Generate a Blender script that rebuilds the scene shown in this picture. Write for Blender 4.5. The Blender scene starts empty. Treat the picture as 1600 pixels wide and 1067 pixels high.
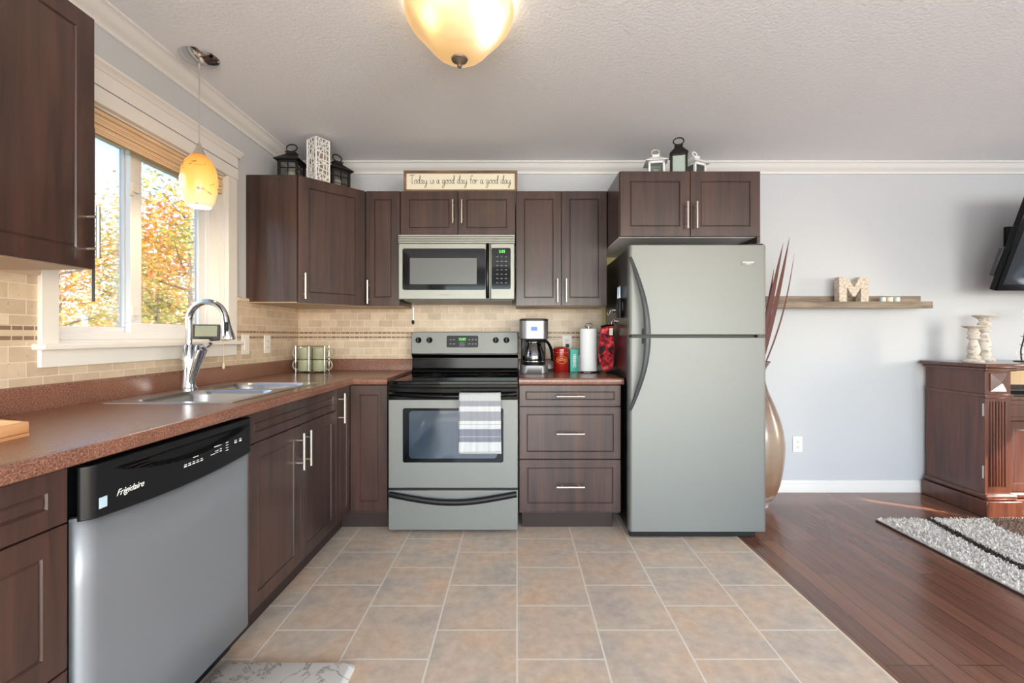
import bpy, bmesh, math, random
from mathutils import Matrix, Vector, noise

random.seed(7)
PI = math.pi
sc = bpy.context.scene
COL = sc.collection

# ------------------------------------------------------------------ camera, world, sun, daylight
cam_d = bpy.data.cameras.new('camera')
cam = bpy.data.objects.new('camera', cam_d)
COL.objects.link(cam)
cam.location = (0, 0, 1.15)
cam.rotation_euler = (PI / 2, 0, 0)
cam_d.sensor_width = 36.0
cam_d.lens = 692 / 1600 * 36
cam_d.shift_x = -8 / 1600
cam_d.shift_y = -7.5 / 1600
cam_d.clip_start = 0.02
sc.camera = cam

world = bpy.data.worlds.new('world')
sc.world = world
world.use_nodes = True
wn, wl = world.node_tree.nodes, world.node_tree.links
bg = wn['Background']
sky = wn.new('ShaderNodeTexSky')
sky.sky_type = 'NISHITA'
sky.sun_disc = False
sky.sun_elevation = math.radians(30)
sky.sun_rotation = math.radians(119)
sky.air_density = 1.0
sky.dust_density = 1.0
wl.new(sky.outputs['Color'], bg.inputs['Color'])
bg.inputs['Strength'].default_value = 0.8

sun_d = bpy.data.lights.new('sun', 'SUN')
sun_d.energy = 10.0
sun_d.angle = math.radians(0.6)
sun_d.color = (1.0, 0.95, 0.88)
sun = bpy.data.objects.new('sun', sun_d)
COL.objects.link(sun)
_d = Vector((-0.874 * math.cos(math.radians(30)), 0.485 * math.cos(math.radians(30)), -math.sin(math.radians(30))))
sun.rotation_euler = _d.to_track_quat('-Z', 'Y').to_euler()


def area(name, loc, direction, sx, sy, energy, color):
    d = bpy.data.lights.new(name, 'AREA')
    d.shape = 'RECTANGLE'
    d.size, d.size_y, d.energy, d.color = sx, sy, energy, color
    o = bpy.data.objects.new(name, d)
    COL.objects.link(o)
    o.location = loc
    o.rotation_euler = Vector(direction).to_track_quat('-Z', 'Z').to_euler()
    return o


# lamps added for daylight just outside the openings of the rear and right walls
area('patio_daylight_fill', (-0.2, -2.70, 1.10), (0, 1, 0.9), 2.3, 1.9, 66, (0.95, 0.98, 1.0))  # added lamp, tilted upward to brighten the ceiling
area('rear_window_daylight_fill', (2.9, -2.72, 1.30), (0, 1, 0.9), 2.6, 1.5, 84, (0.95, 0.98, 1.0))  # second added lamp, aimed up at the ceiling as fill
area('daylight_side_window', (5.62, 1.65, 1.3), (-1, 0, 0), 0.65, 1.6, 16, (0.93, 0.97, 1.0))

sc.view_settings.view_transform = 'Standard'
sc.view_settings.look = 'None'
sc.view_settings.gamma = 1.0
sc.view_settings.exposure = 0.78
sc.view_settings.use_curve_mapping = False
sc.cycles.use_denoising = True
sc.cycles.max_bounces = 10
sc.cycles.diffuse_bounces = 5
sc.cycles.glossy_bounces = 5
sc.cycles.transparent_max_bounces = 16
sc.cycles.sample_clamp_indirect = 6.0
sc.cycles.caustics_reflective = False
sc.cycles.caustics_refractive = False

# ------------------------------------------------------------------ materials


def srgb(r, g, b):
    def f(c):
        c /= 255.0
        return c / 12.92 if c <= 0.04045 else ((c + 0.055) / 1.055) ** 2.4
    return (f(r), f(g), f(b), 1.0)


def mat(name, col, rough=0.5, metal=0.0, coat=0.0, spec=0.5, emit=None, estr=0.0, trans=0.0, sheen=0.0, aniso=0.0):
    m = bpy.data.materials.new(name)
    m.use_nodes = True
    b = m.node_tree.nodes['Principled BSDF']
    b.inputs['Base Color'].default_value = col if len(col) == 4 else (*col, 1)
    b.inputs['Roughness'].default_value = rough
    b.inputs['Metallic'].default_value = metal
    b.inputs['Coat Weight'].default_value = coat
    b.inputs['Coat Roughness'].default_value = 0.12
    b.inputs['Specular IOR Level'].default_value = spec
    b.inputs['Transmission Weight'].default_value = trans
    b.inputs['Sheen Weight'].default_value = sheen
    b.inputs['Anisotropic'].default_value = aniso
    if emit:
        b.inputs['Emission Color'].default_value = emit
        b.inputs['Emission Strength'].default_value = estr
    return m


class NT:
    """small node helper"""
    def __init__(self, m):
        self.m, self.n, self.l = m, m.node_tree.nodes, m.node_tree.links
        self.b = self.n.get('Principled BSDF')

    def add(self, t, **kw):
        n = self.n.new(t)
        for k, v in kw.items():
            if k.startswith('i_'):
                n.inputs[k[2:].replace('_', ' ')].default_value = v
            else:
                setattr(n, k, v)
        return n

    def co(self, scale=(1, 1, 1), rot=(0, 0, 0), loc=(0, 0, 0)):
        t = self.n.new('ShaderNodeNewGeometry')
        mp = self.n.new('ShaderNodeMapping')
        mp.inputs['Scale'].default_value = scale
        mp.inputs['Rotation'].default_value = rot
        mp.inputs['Location'].default_value = loc
        self.l.new(t.outputs['Position'], mp.inputs['Vector'])
        return mp.outputs['Vector']

    def noise(self, vec, scale=5, detail=4, rough=0.5, dist=0):
        n = self.add('ShaderNodeTexNoise')
        n.inputs['Scale'].default_value = scale
        n.inputs['Detail'].default_value = detail
        n.inputs['Roughness'].default_value = rough
        n.inputs['Distortion'].default_value = dist
        self.l.new(vec, n.inputs['Vector'])
        return n.outputs['Fac']

    def ramp(self, fac, stops, mode='LINEAR'):
        n = self.add('ShaderNodeValToRGB')
        n.color_ramp.interpolation = mode
        e = n.color_ramp.elements
        while len(e) < len(stops):
            e.new(0.5)
        for k, (p, c) in enumerate(stops):
            e[k].position, e[k].color = p, c
        self.l.new(fac, n.inputs['Fac'])
        return n.outputs['Color']

    def mix(self, fac, a, b, mode='MIX'):
        n = self.add('ShaderNodeMix', data_type='RGBA', blend_type=mode)
        for s, v in ((n.inputs['Factor'], fac), (n.inputs['A'] if False else n.inputs[6], a), (n.inputs[7], b)):
            if hasattr(v, 'is_output'):
                self.l.new(v, s)
            else:
                s.default_value = v
        return n.outputs[2]

    def math(self, op, a, b=0.0, c=None):
        n = self.add('ShaderNodeMath', operation=op)
        for k, v in enumerate((a, b) if c is None else (a, b, c)):
            if hasattr(v, 'is_output'):
                self.l.new(v, n.inputs[k])
            else:
                n.inputs[k].default_value = v
        return n.outputs[0]

    def color(self, c):
        self.l.new(c, self.b.inputs['Base Color'])

    def rough(self, c):
        self.l.new(c, self.b.inputs['Roughness'])

    def bump(self, h, strength=0.2, dist=0.01):
        n = self.add('ShaderNodeBump')
        n.inputs['Strength'].default_value = strength
        n.inputs['Distance'].default_value = dist
        self.l.new(h, n.inputs['Height'])
        self.l.new(n.outputs['Normal'], self.b.inputs['Normal'])

    def xyz(self):
        t = self.n.new('ShaderNodeNewGeometry')
        s = self.n.new('ShaderNodeSeparateXYZ')
        self.l.new(t.outputs['Position'], s.inputs[0])
        return s.outputs

    def comb(self, x, y, z=0.0):
        n = self.add('ShaderNodeCombineXYZ')
        for k, v in enumerate((x, y, z)):
            if hasattr(v, 'is_output'):
                self.l.new(v, n.inputs[k])
            else:
                n.inputs[k].default_value = v
        return n.outputs[0]

    def brick(self, vec, bw, rh, mortar, c1, c2, cm, off=0.5, freq=2, bias=0.0, smooth=0.1):
        n = self.add('ShaderNodeTexBrick', offset=off, offset_frequency=freq)
        n.inputs['Scale'].default_value = 1.0
        n.inputs['Brick Width'].default_value = bw
        n.inputs['Row Height'].default_value = rh
        n.inputs['Mortar Size'].default_value = mortar
        n.inputs['Mortar Smooth'].default_value = smooth
        n.inputs['Bias'].default_value = bias
        for k, v in (('Color1', c1), ('Color2', c2), ('Mortar', cm)):
            n.inputs[k].default_value = v
        self.l.new(vec, n.inputs['Vector'])
        return n


def wood_mat(name, c_dark, c_light, rough=0.38, gscale=(22, 22, 1.3), coat=0.25):
    m = mat(name, c_dark, rough, coat=coat)
    t = NT(m)
    n1 = t.noise(t.co(gscale), 1.0, 6, 0.6, 0.6)
    n2 = t.noise(t.co((3, 3, 0.8)), 1.5, 2)
    c = t.ramp(t.math('ADD', t.math('MULTIPLY', n1, 0.7), t.math('MULTIPLY', n2, 0.3)), [(0.36, c_dark), (0.68, c_light)])
    t.color(c)
    t.bump(n1, 0.06, 0.002)
    return m


M = {}
M['cab'] = wood_mat('espresso_laminate', srgb(43, 29, 26), srgb(80, 54, 46), 0.36)
M['cab_in'] = mat('cabinet_edge', srgb(40, 27, 25), 0.5)
M['melamine'] = mat('tan_melamine', srgb(196, 176, 152), 0.5)
M['cherry'] = wood_mat('cherry_wood', srgb(64, 34, 25), srgb(112, 62, 43), 0.28, (25, 25, 1.6), 0.5)
M['oldwood'] = wood_mat('weathered_wood', srgb(96, 82, 70), srgb(168, 150, 130), 0.7, (3, 30, 30), 0)
M['framewood'] = wood_mat('sign_frame_wood', srgb(92, 66, 48), srgb(150, 118, 90), 0.7, (3, 30, 30), 0)
M['traywood'] = wood_mat('bamboo_wood', srgb(196, 140, 92), srgb(232, 184, 138), 0.45, (8, 3, 30), 0.1)
M['steel'] = mat('brushed_steel', srgb(134, 136, 133), 0.55, 0.65)
M['steel_l'] = mat('pale_brushed_steel', srgb(158, 160, 154), 0.5, 0.6)
M['steel_d'] = mat('dishwasher_steel', srgb(150, 155, 162), 0.5, 0.65)
M['chrome'] = mat('chrome', srgb(205, 207, 210), 0.08, 1.0)
M['nickel'] = mat('brushed_nickel', srgb(214, 206, 194), 0.28, 0.9)
M['sinksteel'] = mat('sink_steel', srgb(190, 192, 194), 0.27, 0.95)
M['steel_c'] = mat('coffee_maker_steel', srgb(138, 138, 140), 0.4, 0.8)
M['black'] = mat('black_plastic', srgb(15, 16, 19), 0.4, spec=0.35)
M['blackgloss'] = mat('black_gloss', srgb(4, 4, 6), 0.12, spec=0.22)
M['blackglass'] = mat('black_glass', srgb(5, 6, 9), 0.06, spec=0.32)
M['darkmetal'] = mat('dark_bronze_metal', srgb(34, 28, 27), 0.5, 0.3)
M['fridgeside'] = mat('black_textured_steel', srgb(24, 23, 24), 0.28)
M['charcoal'] = mat('charcoal_handle', srgb(56, 58, 62), 0.42)
M['white'] = mat('white_paint', srgb(236, 236, 234), 0.45)
M['trim'] = mat('trim_paint', srgb(232, 230, 226), 0.4)
M['vinyl'] = mat('window_vinyl', srgb(232, 234, 238), 0.35)
M['plate'] = mat('outlet_plastic', srgb(236, 234, 228), 0.4)
M['cream'] = mat('cream_ceramic', srgb(228, 208, 182), 0.35)
M['sage'] = mat('sage_stoneware', srgb(158, 162, 136), 0.3)
M['paper'] = mat('paper_towel', srgb(240, 242, 244), 0.9)
M['board'] = mat('cream_sign_board', srgb(232, 226, 204), 0.7)
M['ink'] = mat('black_ink', srgb(38, 34, 32), 0.8)
M['redtin'] = mat('red_tin', srgb(150, 22, 18), 0.25, coat=0.4)
M['gold'] = mat('gold_print', srgb(232, 160, 60), 0.35)
M['teal'] = mat('teal_card', srgb(52, 176, 160), 0.5)
M['lettering'] = mat('white_print', srgb(235, 238, 238), 0.5)
M['greyprint'] = mat('grey_print', srgb(120, 126, 130), 0.4)
M['lcd'] = mat('lcd_grey', srgb(150, 158, 140), 0.25)
M['green_led'] = mat('green_led', srgb(20, 60, 20), 0.4, emit=srgb(90, 235, 80), estr=1.2)
M['blue_led'] = mat('blue_lcd', srgb(20, 60, 140), 0.3, emit=srgb(40, 100, 220), estr=0.5)
M['tealight'] = mat('tealight_glass', srgb(186, 200, 200), 0.2)
M['wax'] = mat('wax', srgb(240, 230, 205), 0.5)
M['reed'] = mat('dried_leaf_red_brown', srgb(92, 48, 42), 0.6)
M['kick'] = mat('toe_kick', srgb(46, 32, 28), 0.6)
M['bloom'] = mat('white_petals', srgb(245, 246, 250), 0.6)
M['bloomred'] = mat('red_petals', srgb(170, 40, 30), 0.6)
M['marker'] = mat('energy_label', srgb(180, 205, 225), 0.5)

# painted walls, yellower in a block behind the fridge
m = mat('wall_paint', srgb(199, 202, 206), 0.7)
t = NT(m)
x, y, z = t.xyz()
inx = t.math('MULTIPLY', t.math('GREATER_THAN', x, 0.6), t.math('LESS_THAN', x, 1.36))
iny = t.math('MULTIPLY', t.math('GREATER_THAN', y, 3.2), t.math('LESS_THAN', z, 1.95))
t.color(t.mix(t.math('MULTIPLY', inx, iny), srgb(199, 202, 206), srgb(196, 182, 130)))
t.bump(t.noise(t.co(), 160, 2), 0.05, 0.002)
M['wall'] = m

m = mat('ceiling_stipple', srgb(243, 244, 246), 0.85)
t = NT(m)
n = t.noise(t.co(), 75, 3, 0.6)
t.bump(n, 0.55, 0.006)
M['ceiling'] = m

m = mat('floor_tile', srgb(176, 152, 134), 0.32)
t = NT(m)
x, y, z = t.xyz()
br = t.brick(t.comb(t.math('ADD', y, -0.163 + 3.145), t.math('ADD', x, 0.3145 * 20)), 0.3145, 0.3145, 0.0042,
             srgb(204, 184, 162), srgb(186, 172, 158), srgb(206, 200, 188), smooth=0.3)
n1 = t.noise(t.co(), 4.0, 5, 0.6)
n2 = t.noise(t.co(), 22, 4, 0.6)
cl = t.ramp(n1, [(0.32, srgb(160, 152, 146)), (0.47, srgb(200, 182, 160)), (0.62, srgb(218, 178, 136))])
sp = t.ramp(n2, [(0.3, srgb(160, 150, 142)), (0.7, srgb(230, 216, 202))])
tc = t.mix(0.35, t.mix(0.68, br.outputs['Color'], cl), sp)
t.color(t.mix(br.outputs['Fac'], tc, srgb(222, 216, 204)))
t.bump(t.math('SUBTRACT', t.math('MULTIPLY', n2, 0.15), br.outputs['Fac']), 0.25, 0.003)
M['tile'] = m

m = mat('hardwood', srgb(112, 68, 50), 0.24, coat=0.3)
t = NT(m)
x, y, z = t.xyz()
br = t.brick(t.comb(t.math('ADD', y, 20.3), t.math('ADD', x, 10)), 0.95, 0.083, 0.0016,
             srgb(132, 88, 68), srgb(84, 52, 40), srgb(30, 18, 13), off=0.37, freq=3)
g = t.noise(t.co((26, 1.6, 1)), 1.5, 5, 0.6, 0.8)
g2 = t.noise(t.co((5, 1.2, 1)), 1.2, 3)
c = t.mix(0.38, br.outputs['Color'], t.ramp(g, [(0.3, srgb(86, 54, 42)), (0.7, srgb(146, 98, 76))]))
c = t.mix(0.25, c, t.ramp(g2, [(0.3, srgb(98, 66, 54)), (0.7, srgb(136, 86, 62))]))
t.color(t.mix(br.outputs['Fac'], c, srgb(38, 22, 16)))
t.bump(g, 0.03, 0.001)
M['hardwood'] = m


def splash(name, use_x):
    m = mat(name, srgb(212, 188, 156), 0.42)
    t = NT(m)
    x, y, z = t.xyz()
    u = t.math('ADD', x if use_x else y, 5.01)
    br = t.brick(t.comb(u, t.math('ADD', z, 0.015)), 0.1035, 0.0515, 0.0015, srgb(220, 202, 178), srgb(186, 166, 142),
                 srgb(232, 220, 198))
    n = t.noise(t.co(), 14, 5, 0.65)
    n3 = t.noise(t.co(), 70, 3, 0.6)
    c = t.mix(0.32, br.outputs['Color'], t.ramp(n, [(0.3, srgb(174, 152, 128)), (0.7, srgb(228, 212, 190))]))
    c = t.mix(t.math('MULTIPLY', t.math('GREATER_THAN', n3, 0.66), 0.35), c, srgb(150, 122, 94))
    c = t.mix(br.outputs['Fac'], c, srgb(226, 214, 194))
    mo = t.brick(t.comb(u, t.math('ADD', z, 3.0)), 0.034, 0.4, 0.002, srgb(122, 96, 80), srgb(160, 134, 114), srgb(206, 188, 162), off=0.0, bias=-0.2)

    def band(z0, z1):
        return t.math('MULTIPLY', t.math('GREATER_THAN', z, z0), t.math('LESS_THAN', z, z1))
    wide = band(1.134, 1.190)
    c = t.mix(wide, c, srgb(206, 188, 162))
    c = t.mix(t.math('ADD', band(1.139, 1.152), band(1.172, 1.185)), c, mo.outputs['Color'])
    t.color(c)
    t.bump(t.math('SUBTRACT', t.math('MULTIPLY', n3, 0.2), br.outputs['Fac']), 0.3, 0.002)
    return m


M['splash_x'] = splash('travertine_back', True)
M['splash_y'] = splash('travertine_side', False)

m = mat('granite_laminate', srgb(140, 84, 66), 0.26, spec=0.7)
t = NT(m)
n1 = t.noise(t.co(), 260, 3, 0.7)
n2 = t.noise(t.co(), 9, 3)
c = t.ramp(n1, [(0.34, srgb(70, 48, 42)), (0.5, srgb(126, 84, 68)), (0.66, srgb(170, 130, 110))])
t.color(t.mix(0.3, c, t.ramp(n2, [(0.35, srgb(104, 68, 56)), (0.65, srgb(138, 92, 76))])))
M['counter'] = m

m = mat('marble_mat', srgb(214, 212, 206), 0.35)
t = NT(m)
n1 = t.noise(t.co(), 5, 6, 0.65, 1.6)
v = t.math('ABSOLUTE', t.math('SUBTRACT', n1, 0.5))
t.color(t.ramp(v, [(0.0, srgb(120, 120, 122)), (0.006, srgb(176, 176, 174)), (0.02, srgb(222, 220, 214))]))
M['marble'] = m

m = mat('woven_blind', srgb(214, 176, 132), 0.7)
t = NT(m)
x, y, z = t.xyz()
w = t.math('FRACT', t.math('MULTIPLY', z, 95))
c = t.ramp(w, [(0.1, srgb(190, 158, 126)), (0.3, srgb(242, 218, 186)), (0.9, srgb(230, 202, 168))])
t.color(t.mix(0.3, c, t.ramp(t.noise(t.co((1, 4, 60)), 2, 3), [(0.3, srgb(176, 134, 94)), (0.7, srgb(236, 204, 164))])))
M['blind'] = m

m = mat('rug_pile', srgb(196, 192, 188), 0.95)
t = NT(m)
x, y, z = t.xyz()
nn = t.noise(t.co(), 5, 3)
ctr = t.math('ADD', 2.515, t.math('MULTIPLY', t.math('SINE', t.math('MULTIPLY', y, 5.0)), 0.035))
wd = t.math('ADD', 0.006, t.math('MULTIPLY', nn, 0.045))
st = t.math('LESS_THAN', t.math('ABSOLUTE', t.math('SUBTRACT', x, ctr)), wd)
st2 = t.math('GREATER_THAN', t.math('ADD', x, t.math('MULTIPLY', y, -0.6)), 1.28)
base = t.ramp(t.noise(t.co(), 40, 2), [(0.3, srgb(188, 184, 180)), (0.7, srgb(240, 236, 230))])
c = t.mix(st, base, srgb(66, 54, 50))
t.color(t.mix(t.math('MULTIPLY', st2, t.math('GREATER_THAN', x, 2.86)), c, srgb(150, 128, 112)))
M['rug'] = m
M['rugback'] = mat('rug_backing', srgb(56, 50, 48), 0.9)

m = mat('towel_cloth', srgb(214, 218, 222), 0.95)
t = NT(m)
x, y, z = t.xyz()
W_, G_, D_ = srgb(192, 196, 198), srgb(140, 143, 150), srgb(120, 125, 138)
L_ = srgb(176, 179, 180)
zz = t.math('DIVIDE', t.math('SUBTRACT', z, 0.485), 0.345)
# positions measured down the towel, 0 = hem, 1 = bar
c = t.ramp(zz, [(0.0, W_), (0.185, D_), (0.27, L_), (0.28, D_), (0.40, W_), (0.47, G_), (0.48, W_), (0.535, G_), (0.69, W_),
                (0.775, G_), (0.865, L_)], 'CONSTANT')
t.color(c)
t.bump(t.noise(t.co(), 400, 2), 0.3, 0.001)
M['towel'] = m

m = mat('mitt_plaid', srgb(170, 24, 36), 0.85)
t = NT(m)
n1 = t.noise(t.co(), 26, 3, 0.5, 0.5)
t.color(t.ramp(n1, [(0.38, srgb(24, 14, 18)), (0.47, srgb(120, 16, 26)), (0.56, srgb(196, 34, 50)), (0.68, srgb(226, 96, 104))]))
M['mitt'] = m

m = mat('glazed_vase', srgb(160, 132, 110), 0.28, coat=0.4)
t = NT(m)
x, y, z = t.xyz()
n1 = t.noise(t.co((1, 1, 3)), 7, 5)
t.color(t.ramp(t.math('ADD', z, t.math('MULTIPLY', n1, 0.3)), [(0.16, srgb(206, 196, 186)), (0.24, srgb(132, 98, 74)),
                                                               (0.6, srgb(158, 138, 120)), (1.0, srgb(104, 74, 62))]))
M['vase'] = m

m = mat('antique_cream_wood', srgb(214, 204, 190), 0.7)
t = NT(m)
t.color(t.ramp(t.noise(t.co((1, 1, 2)), 22, 5, 0.7), [(0.32, srgb(160, 138, 118)), (0.52, srgb(222, 214, 202))]))
M['antique'] = m

m = mat('letter_wood', srgb(208, 196, 180), 0.8)
t = NT(m)
t.color(t.ramp(t.noise(t.co(), 60, 3), [(0.35, srgb(190, 168, 142)), (0.6, srgb(216, 208, 196))]))
M['letter'] = m

m = mat('lawn', srgb(120, 128, 70), 0.95)
t = NT(m)
t.color(t.ramp(t.noise(t.co(), 1.2, 5), [(0.35, srgb(110, 104, 60)), (0.65, srgb(158, 150, 84))]))
M['lawn'] = m
M['bark'] = mat('tree_bark', srgb(104, 88, 78), 0.9)


def leaf_mat(name, cols):
    m = mat(name, cols[0], 0.8)
    t = NT(m)
    n1 = t.noise(t.co(), 0.9, 3)
    n2 = t.noise(t.co(), 9, 2)
    f = t.math('ADD', t.math('MULTIPLY', n1, 0.75), t.math('MULTIPLY', n2, 0.25))
    k = len(cols)
    c = t.ramp(f, [(0.36 + 0.28 * i / (k - 1), col) for i, col in enumerate(cols)])
    t.color(c)
    tr = t.add('ShaderNodeBsdfTranslucent')
    t.l.new(c, tr.inputs['Color'])
    mx = t.add('ShaderNodeMixShader')
    mx.inputs[0].default_value = 0.35
    out = [n for n in t.n if n.type == 'OUTPUT_MATERIAL'][0]
    t.l.new(t.b.outputs[0], mx.inputs[1])
    t.l.new(tr.outputs[0], mx.inputs[2])
    t.l.new(mx.outputs[0], out.inputs['Surface'])
    return m


M['leaf_orange'] = leaf_mat('orange_leaves', [srgb(224, 116, 44), srgb(240, 160, 66), srgb(236, 190, 90)])
M['leaf_mixed'] = leaf_mat('mixed_leaves', [srgb(222, 112, 84), srgb(240, 176, 84), srgb(220, 206, 96), srgb(146, 162, 84)])
M['leaf_green'] = leaf_mat('green_leaves', [srgb(96, 122, 66), srgb(150, 160, 84), srgb(220, 190, 90)])


def glass_mat(name, tint=(0.97, 0.985, 1, 1), refl=0.08, rough=0.02):
    m = bpy.data.materials.new(name)
    m.use_nodes = True
    t = NT(m)
    t.n.remove(t.b)
    out = [n for n in t.n if n.type == 'OUTPUT_MATERIAL'][0]
    tr = t.add('ShaderNodeBsdfTransparent')
    tr.inputs['Color'].default_value = tint
    gl = t.add('ShaderNodeBsdfGlossy')
    gl.inputs['Roughness'].default_value = rough
    fr = t.add('ShaderNodeLayerWeight')
    fr.inputs['Blend'].default_value = 0.3
    mx = t.add('ShaderNodeMixShader')
    f = t.math('ADD', t.math('MULTIPLY', fr.outputs['Fresnel'], 0.8), refl)
    t.l.new(f, mx.inputs[0])
    t.l.new(tr.outputs[0], mx.inputs[1])
    t.l.new(gl.outputs[0], mx.inputs[2])
    t.l.new(mx.outputs[0], out.inputs['Surface'])
    return m


M['glass'] = glass_mat('window_glass', refl=0.0)
M['lanternglass'] = glass_mat('lantern_glass', (0.8, 0.84, 0.82, 1), 0.1)
M['mirror'] = mat('frosted_lantern_panel', srgb(170, 184, 176), 0.35)
M['carafe'] = glass_mat('carafe_glass', (0.25, 0.27, 0.3, 1), 0.16)

# lit glass of the ceiling light: two bulbs glow through frosted glass
CLX, CLY = -0.221, 1.70
m = mat('lit_frosted_glass', srgb(160, 140, 106), 0.3, coat=0.3)
t = NT(m)
gp = t.add('ShaderNodeNewGeometry')


def glow(cx, cy, cz, rad):
    d = t.add('ShaderNodeVectorMath', operation='DISTANCE')
    t.l.new(gp.outputs['Position'], d.inputs[0])
    d.inputs[1].default_value = (cx, cy, cz)
    g = t.math('MULTIPLY', t.math('DIVIDE', d.outputs['Value'], rad), t.math('DIVIDE', d.outputs['Value'], rad))
    return t.math('DIVIDE', 1.0, t.math('ADD', 1.0, t.math('MULTIPLY', g, g)))


g1 = glow(-0.315, 1.59, 2.30, 0.040)
g2 = glow(-0.095, 1.64, 2.285, 0.062)
warm = t.mix(g1, srgb(226, 180, 118), srgb(255, 236, 140))
tot = t.math('ADD', t.math('ADD', t.math('MULTIPLY', g1, 1.1), t.math('MULTIPLY', g2, 1.0)), 0.26)
t.l.new(t.mix(g2, warm, srgb(255, 250, 242)), t.b.inputs['Emission Color'])
t.l.new(tot, t.b.inputs['Emission Strength'])
tr = t.add('ShaderNodeBsdfTransparent')
tr.inputs['Color'].default_value = (1, 0.9, 0.72, 1)
mx = t.add('ShaderNodeMixShader')
mx.inputs[0].default_value = 0.05
out = [n for n in t.n if n.type == 'OUTPUT_MATERIAL'][0]
t.l.new(t.b.outputs[0], mx.inputs[1])
t.l.new(tr.outputs[0], mx.inputs[2])
t.l.new(mx.outputs[0], out.inputs['Surface'])
M['lampglass'] = m

m = mat('lit_amber_glass', srgb(240, 190, 90), 0.25, coat=0.4)
t = NT(m)
x, y, z = t.xyz()
lv = t.ramp(t.math('DIVIDE', t.math('SUBTRACT', z, 1.74), 0.24), [(0.0, srgb(255, 236, 196)), (0.35, srgb(255, 214, 120)), (1.0, srgb(236, 150, 44))])
nz = t.noise(t.co((1, 1, 2.2), (0, 0.5, 0.6)), 16, 2, 0.5, 1.0)
streak = t.ramp(nz, [(0.66, (1, 1, 1, 1)), (0.70, srgb(150, 84, 30))])
cc = t.mix(1.0, lv, streak, 'MULTIPLY')
t.color(t.mix(1.0, cc, srgb(190, 180, 170), 'MULTIPLY'))
t.l.new(cc, t.b.inputs['Emission Color'])
t.b.inputs['Emission Strength'].default_value = 0.5
M['pendantglass'] = m
M['bulb'] = mat('lit_bulb', (1, 0.9, 0.75), 0.4, emit=(1, 0.86, 0.66, 1), estr=4)

# ------------------------------------------------------------------ mesh helpers


class MB:
    def __init__(self, mtx=None):
        self.v, self.f, self.mi = [], [], []
        self.M = mtx or Matrix.Identity(4)

    def _add(self, vs, fs, mi=0):
        o = len(self.v)
        self.v += [self.M @ Vector(p) for p in vs]
        for f in fs:
            self.f.append([o + k for k in f])
            self.mi.append(mi)
        return self

    def box(self, x0, x1, y0, y1, z0, z1, mi=0):
        vs = [(x, y, z) for z in (z0, z1) for y in (y0, y1) for x in (x0, x1)]
        return self._add(vs, [(0, 2, 3, 1), (4, 5, 7, 6), (0, 1, 5, 4), (2, 6, 7, 3), (0, 4, 6, 2), (1, 3, 7, 5)], mi)

    def ring_loft(self, rings, cap0=True, cap1=True, mi=0, closed=False):
        n = len(rings[0])
        vs = [p for r in rings for p in r]
        fs = []
        R = len(rings)
        for i in range(R if closed else R - 1):
            j = (i + 1) % R
            for k in range(n):
                fs.append((i * n + k, i * n + (k + 1) % n, j * n + (k + 1) % n, j * n + k))
        if cap0 and not closed:
            fs.append(tuple(range(n - 1, -1, -1)))
        if cap1 and not closed:
            fs.append(tuple((R - 1) * n + k for k in range(n)))
        return self._add(vs, fs, mi)

    def tube(self, pts, r, n=10, flat=1.0, up=None, mi=0, closed=False, caps=True):
        pts = [Vector(p) for p in pts]
        rs = r if isinstance(r, (list, tuple)) else [r] * len(pts)
        rings = []
        prev = None
        L = len(pts)
        for i, p in enumerate(pts):
            a = pts[(i - 1) % L] if (i > 0 or closed) else p
            b = pts[(i + 1) % L] if (i < L - 1 or closed) else p
            d = (b - a).normalized()
            if prev is None:
                u = Vector(up) if up else (Vector((0, 0, 1)) if abs(d.z) < 0.9 else Vector((1, 0, 0)))
            else:
                u = prev
            u = (u - d * u.dot(d)).normalized()
            prev = u
            w = d.cross(u)
            rings.append([p + u * (rs[i] * math.cos(2 * PI * k / n)) + w * (rs[i] * flat * math.sin(2 * PI * k / n)) for k in range(n)])
        return self.ring_loft(rings, caps, caps, mi, closed)

    def cyl(self, p0, p1, r0, r1=None, n=20, mi=0):
        return self.tube([p0, p1], [r0, r0 if r1 is None else r1], n, mi=mi)

    def lathe(self, prof, c, n=32, mi=0, cap0=True, cap1=True, lobes=None):
        rings = []
        for r, z in prof:
            rings.append([(c[0] + r * math.cos(2 * PI * k / n), c[1] + r * math.sin(2 * PI * k / n), c[2] + z) for k in range(n)])
        return self.ring_loft(rings, cap0, cap1, mi)

    def prism(self, poly, d0, d1, ax='z', mi=0):
        def P(a, b, d):
            return {'z': (a, b, d), 'y': (a, d, b), 'x': (d, a, b)}[ax]
        return self.ring_loft([[P(a, b, d0) for a, b in poly], [P(a, b, d1) for a, b in poly]], mi=mi)

    def grid(self, fn, nu, nv, mi=0):
        vs = [fn(i / nu, j / nv) for j in range(nv + 1) for i in range(nu + 1)]
        fs = [(j * (nu + 1) + i, j * (nu + 1) + i + 1, (j + 1) * (nu + 1) + i + 1, (j + 1) * (nu + 1) + i) for j in range(nv) for i in range(nu)]
        return self._add(vs, fs, mi)


OFF = {}


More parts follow.
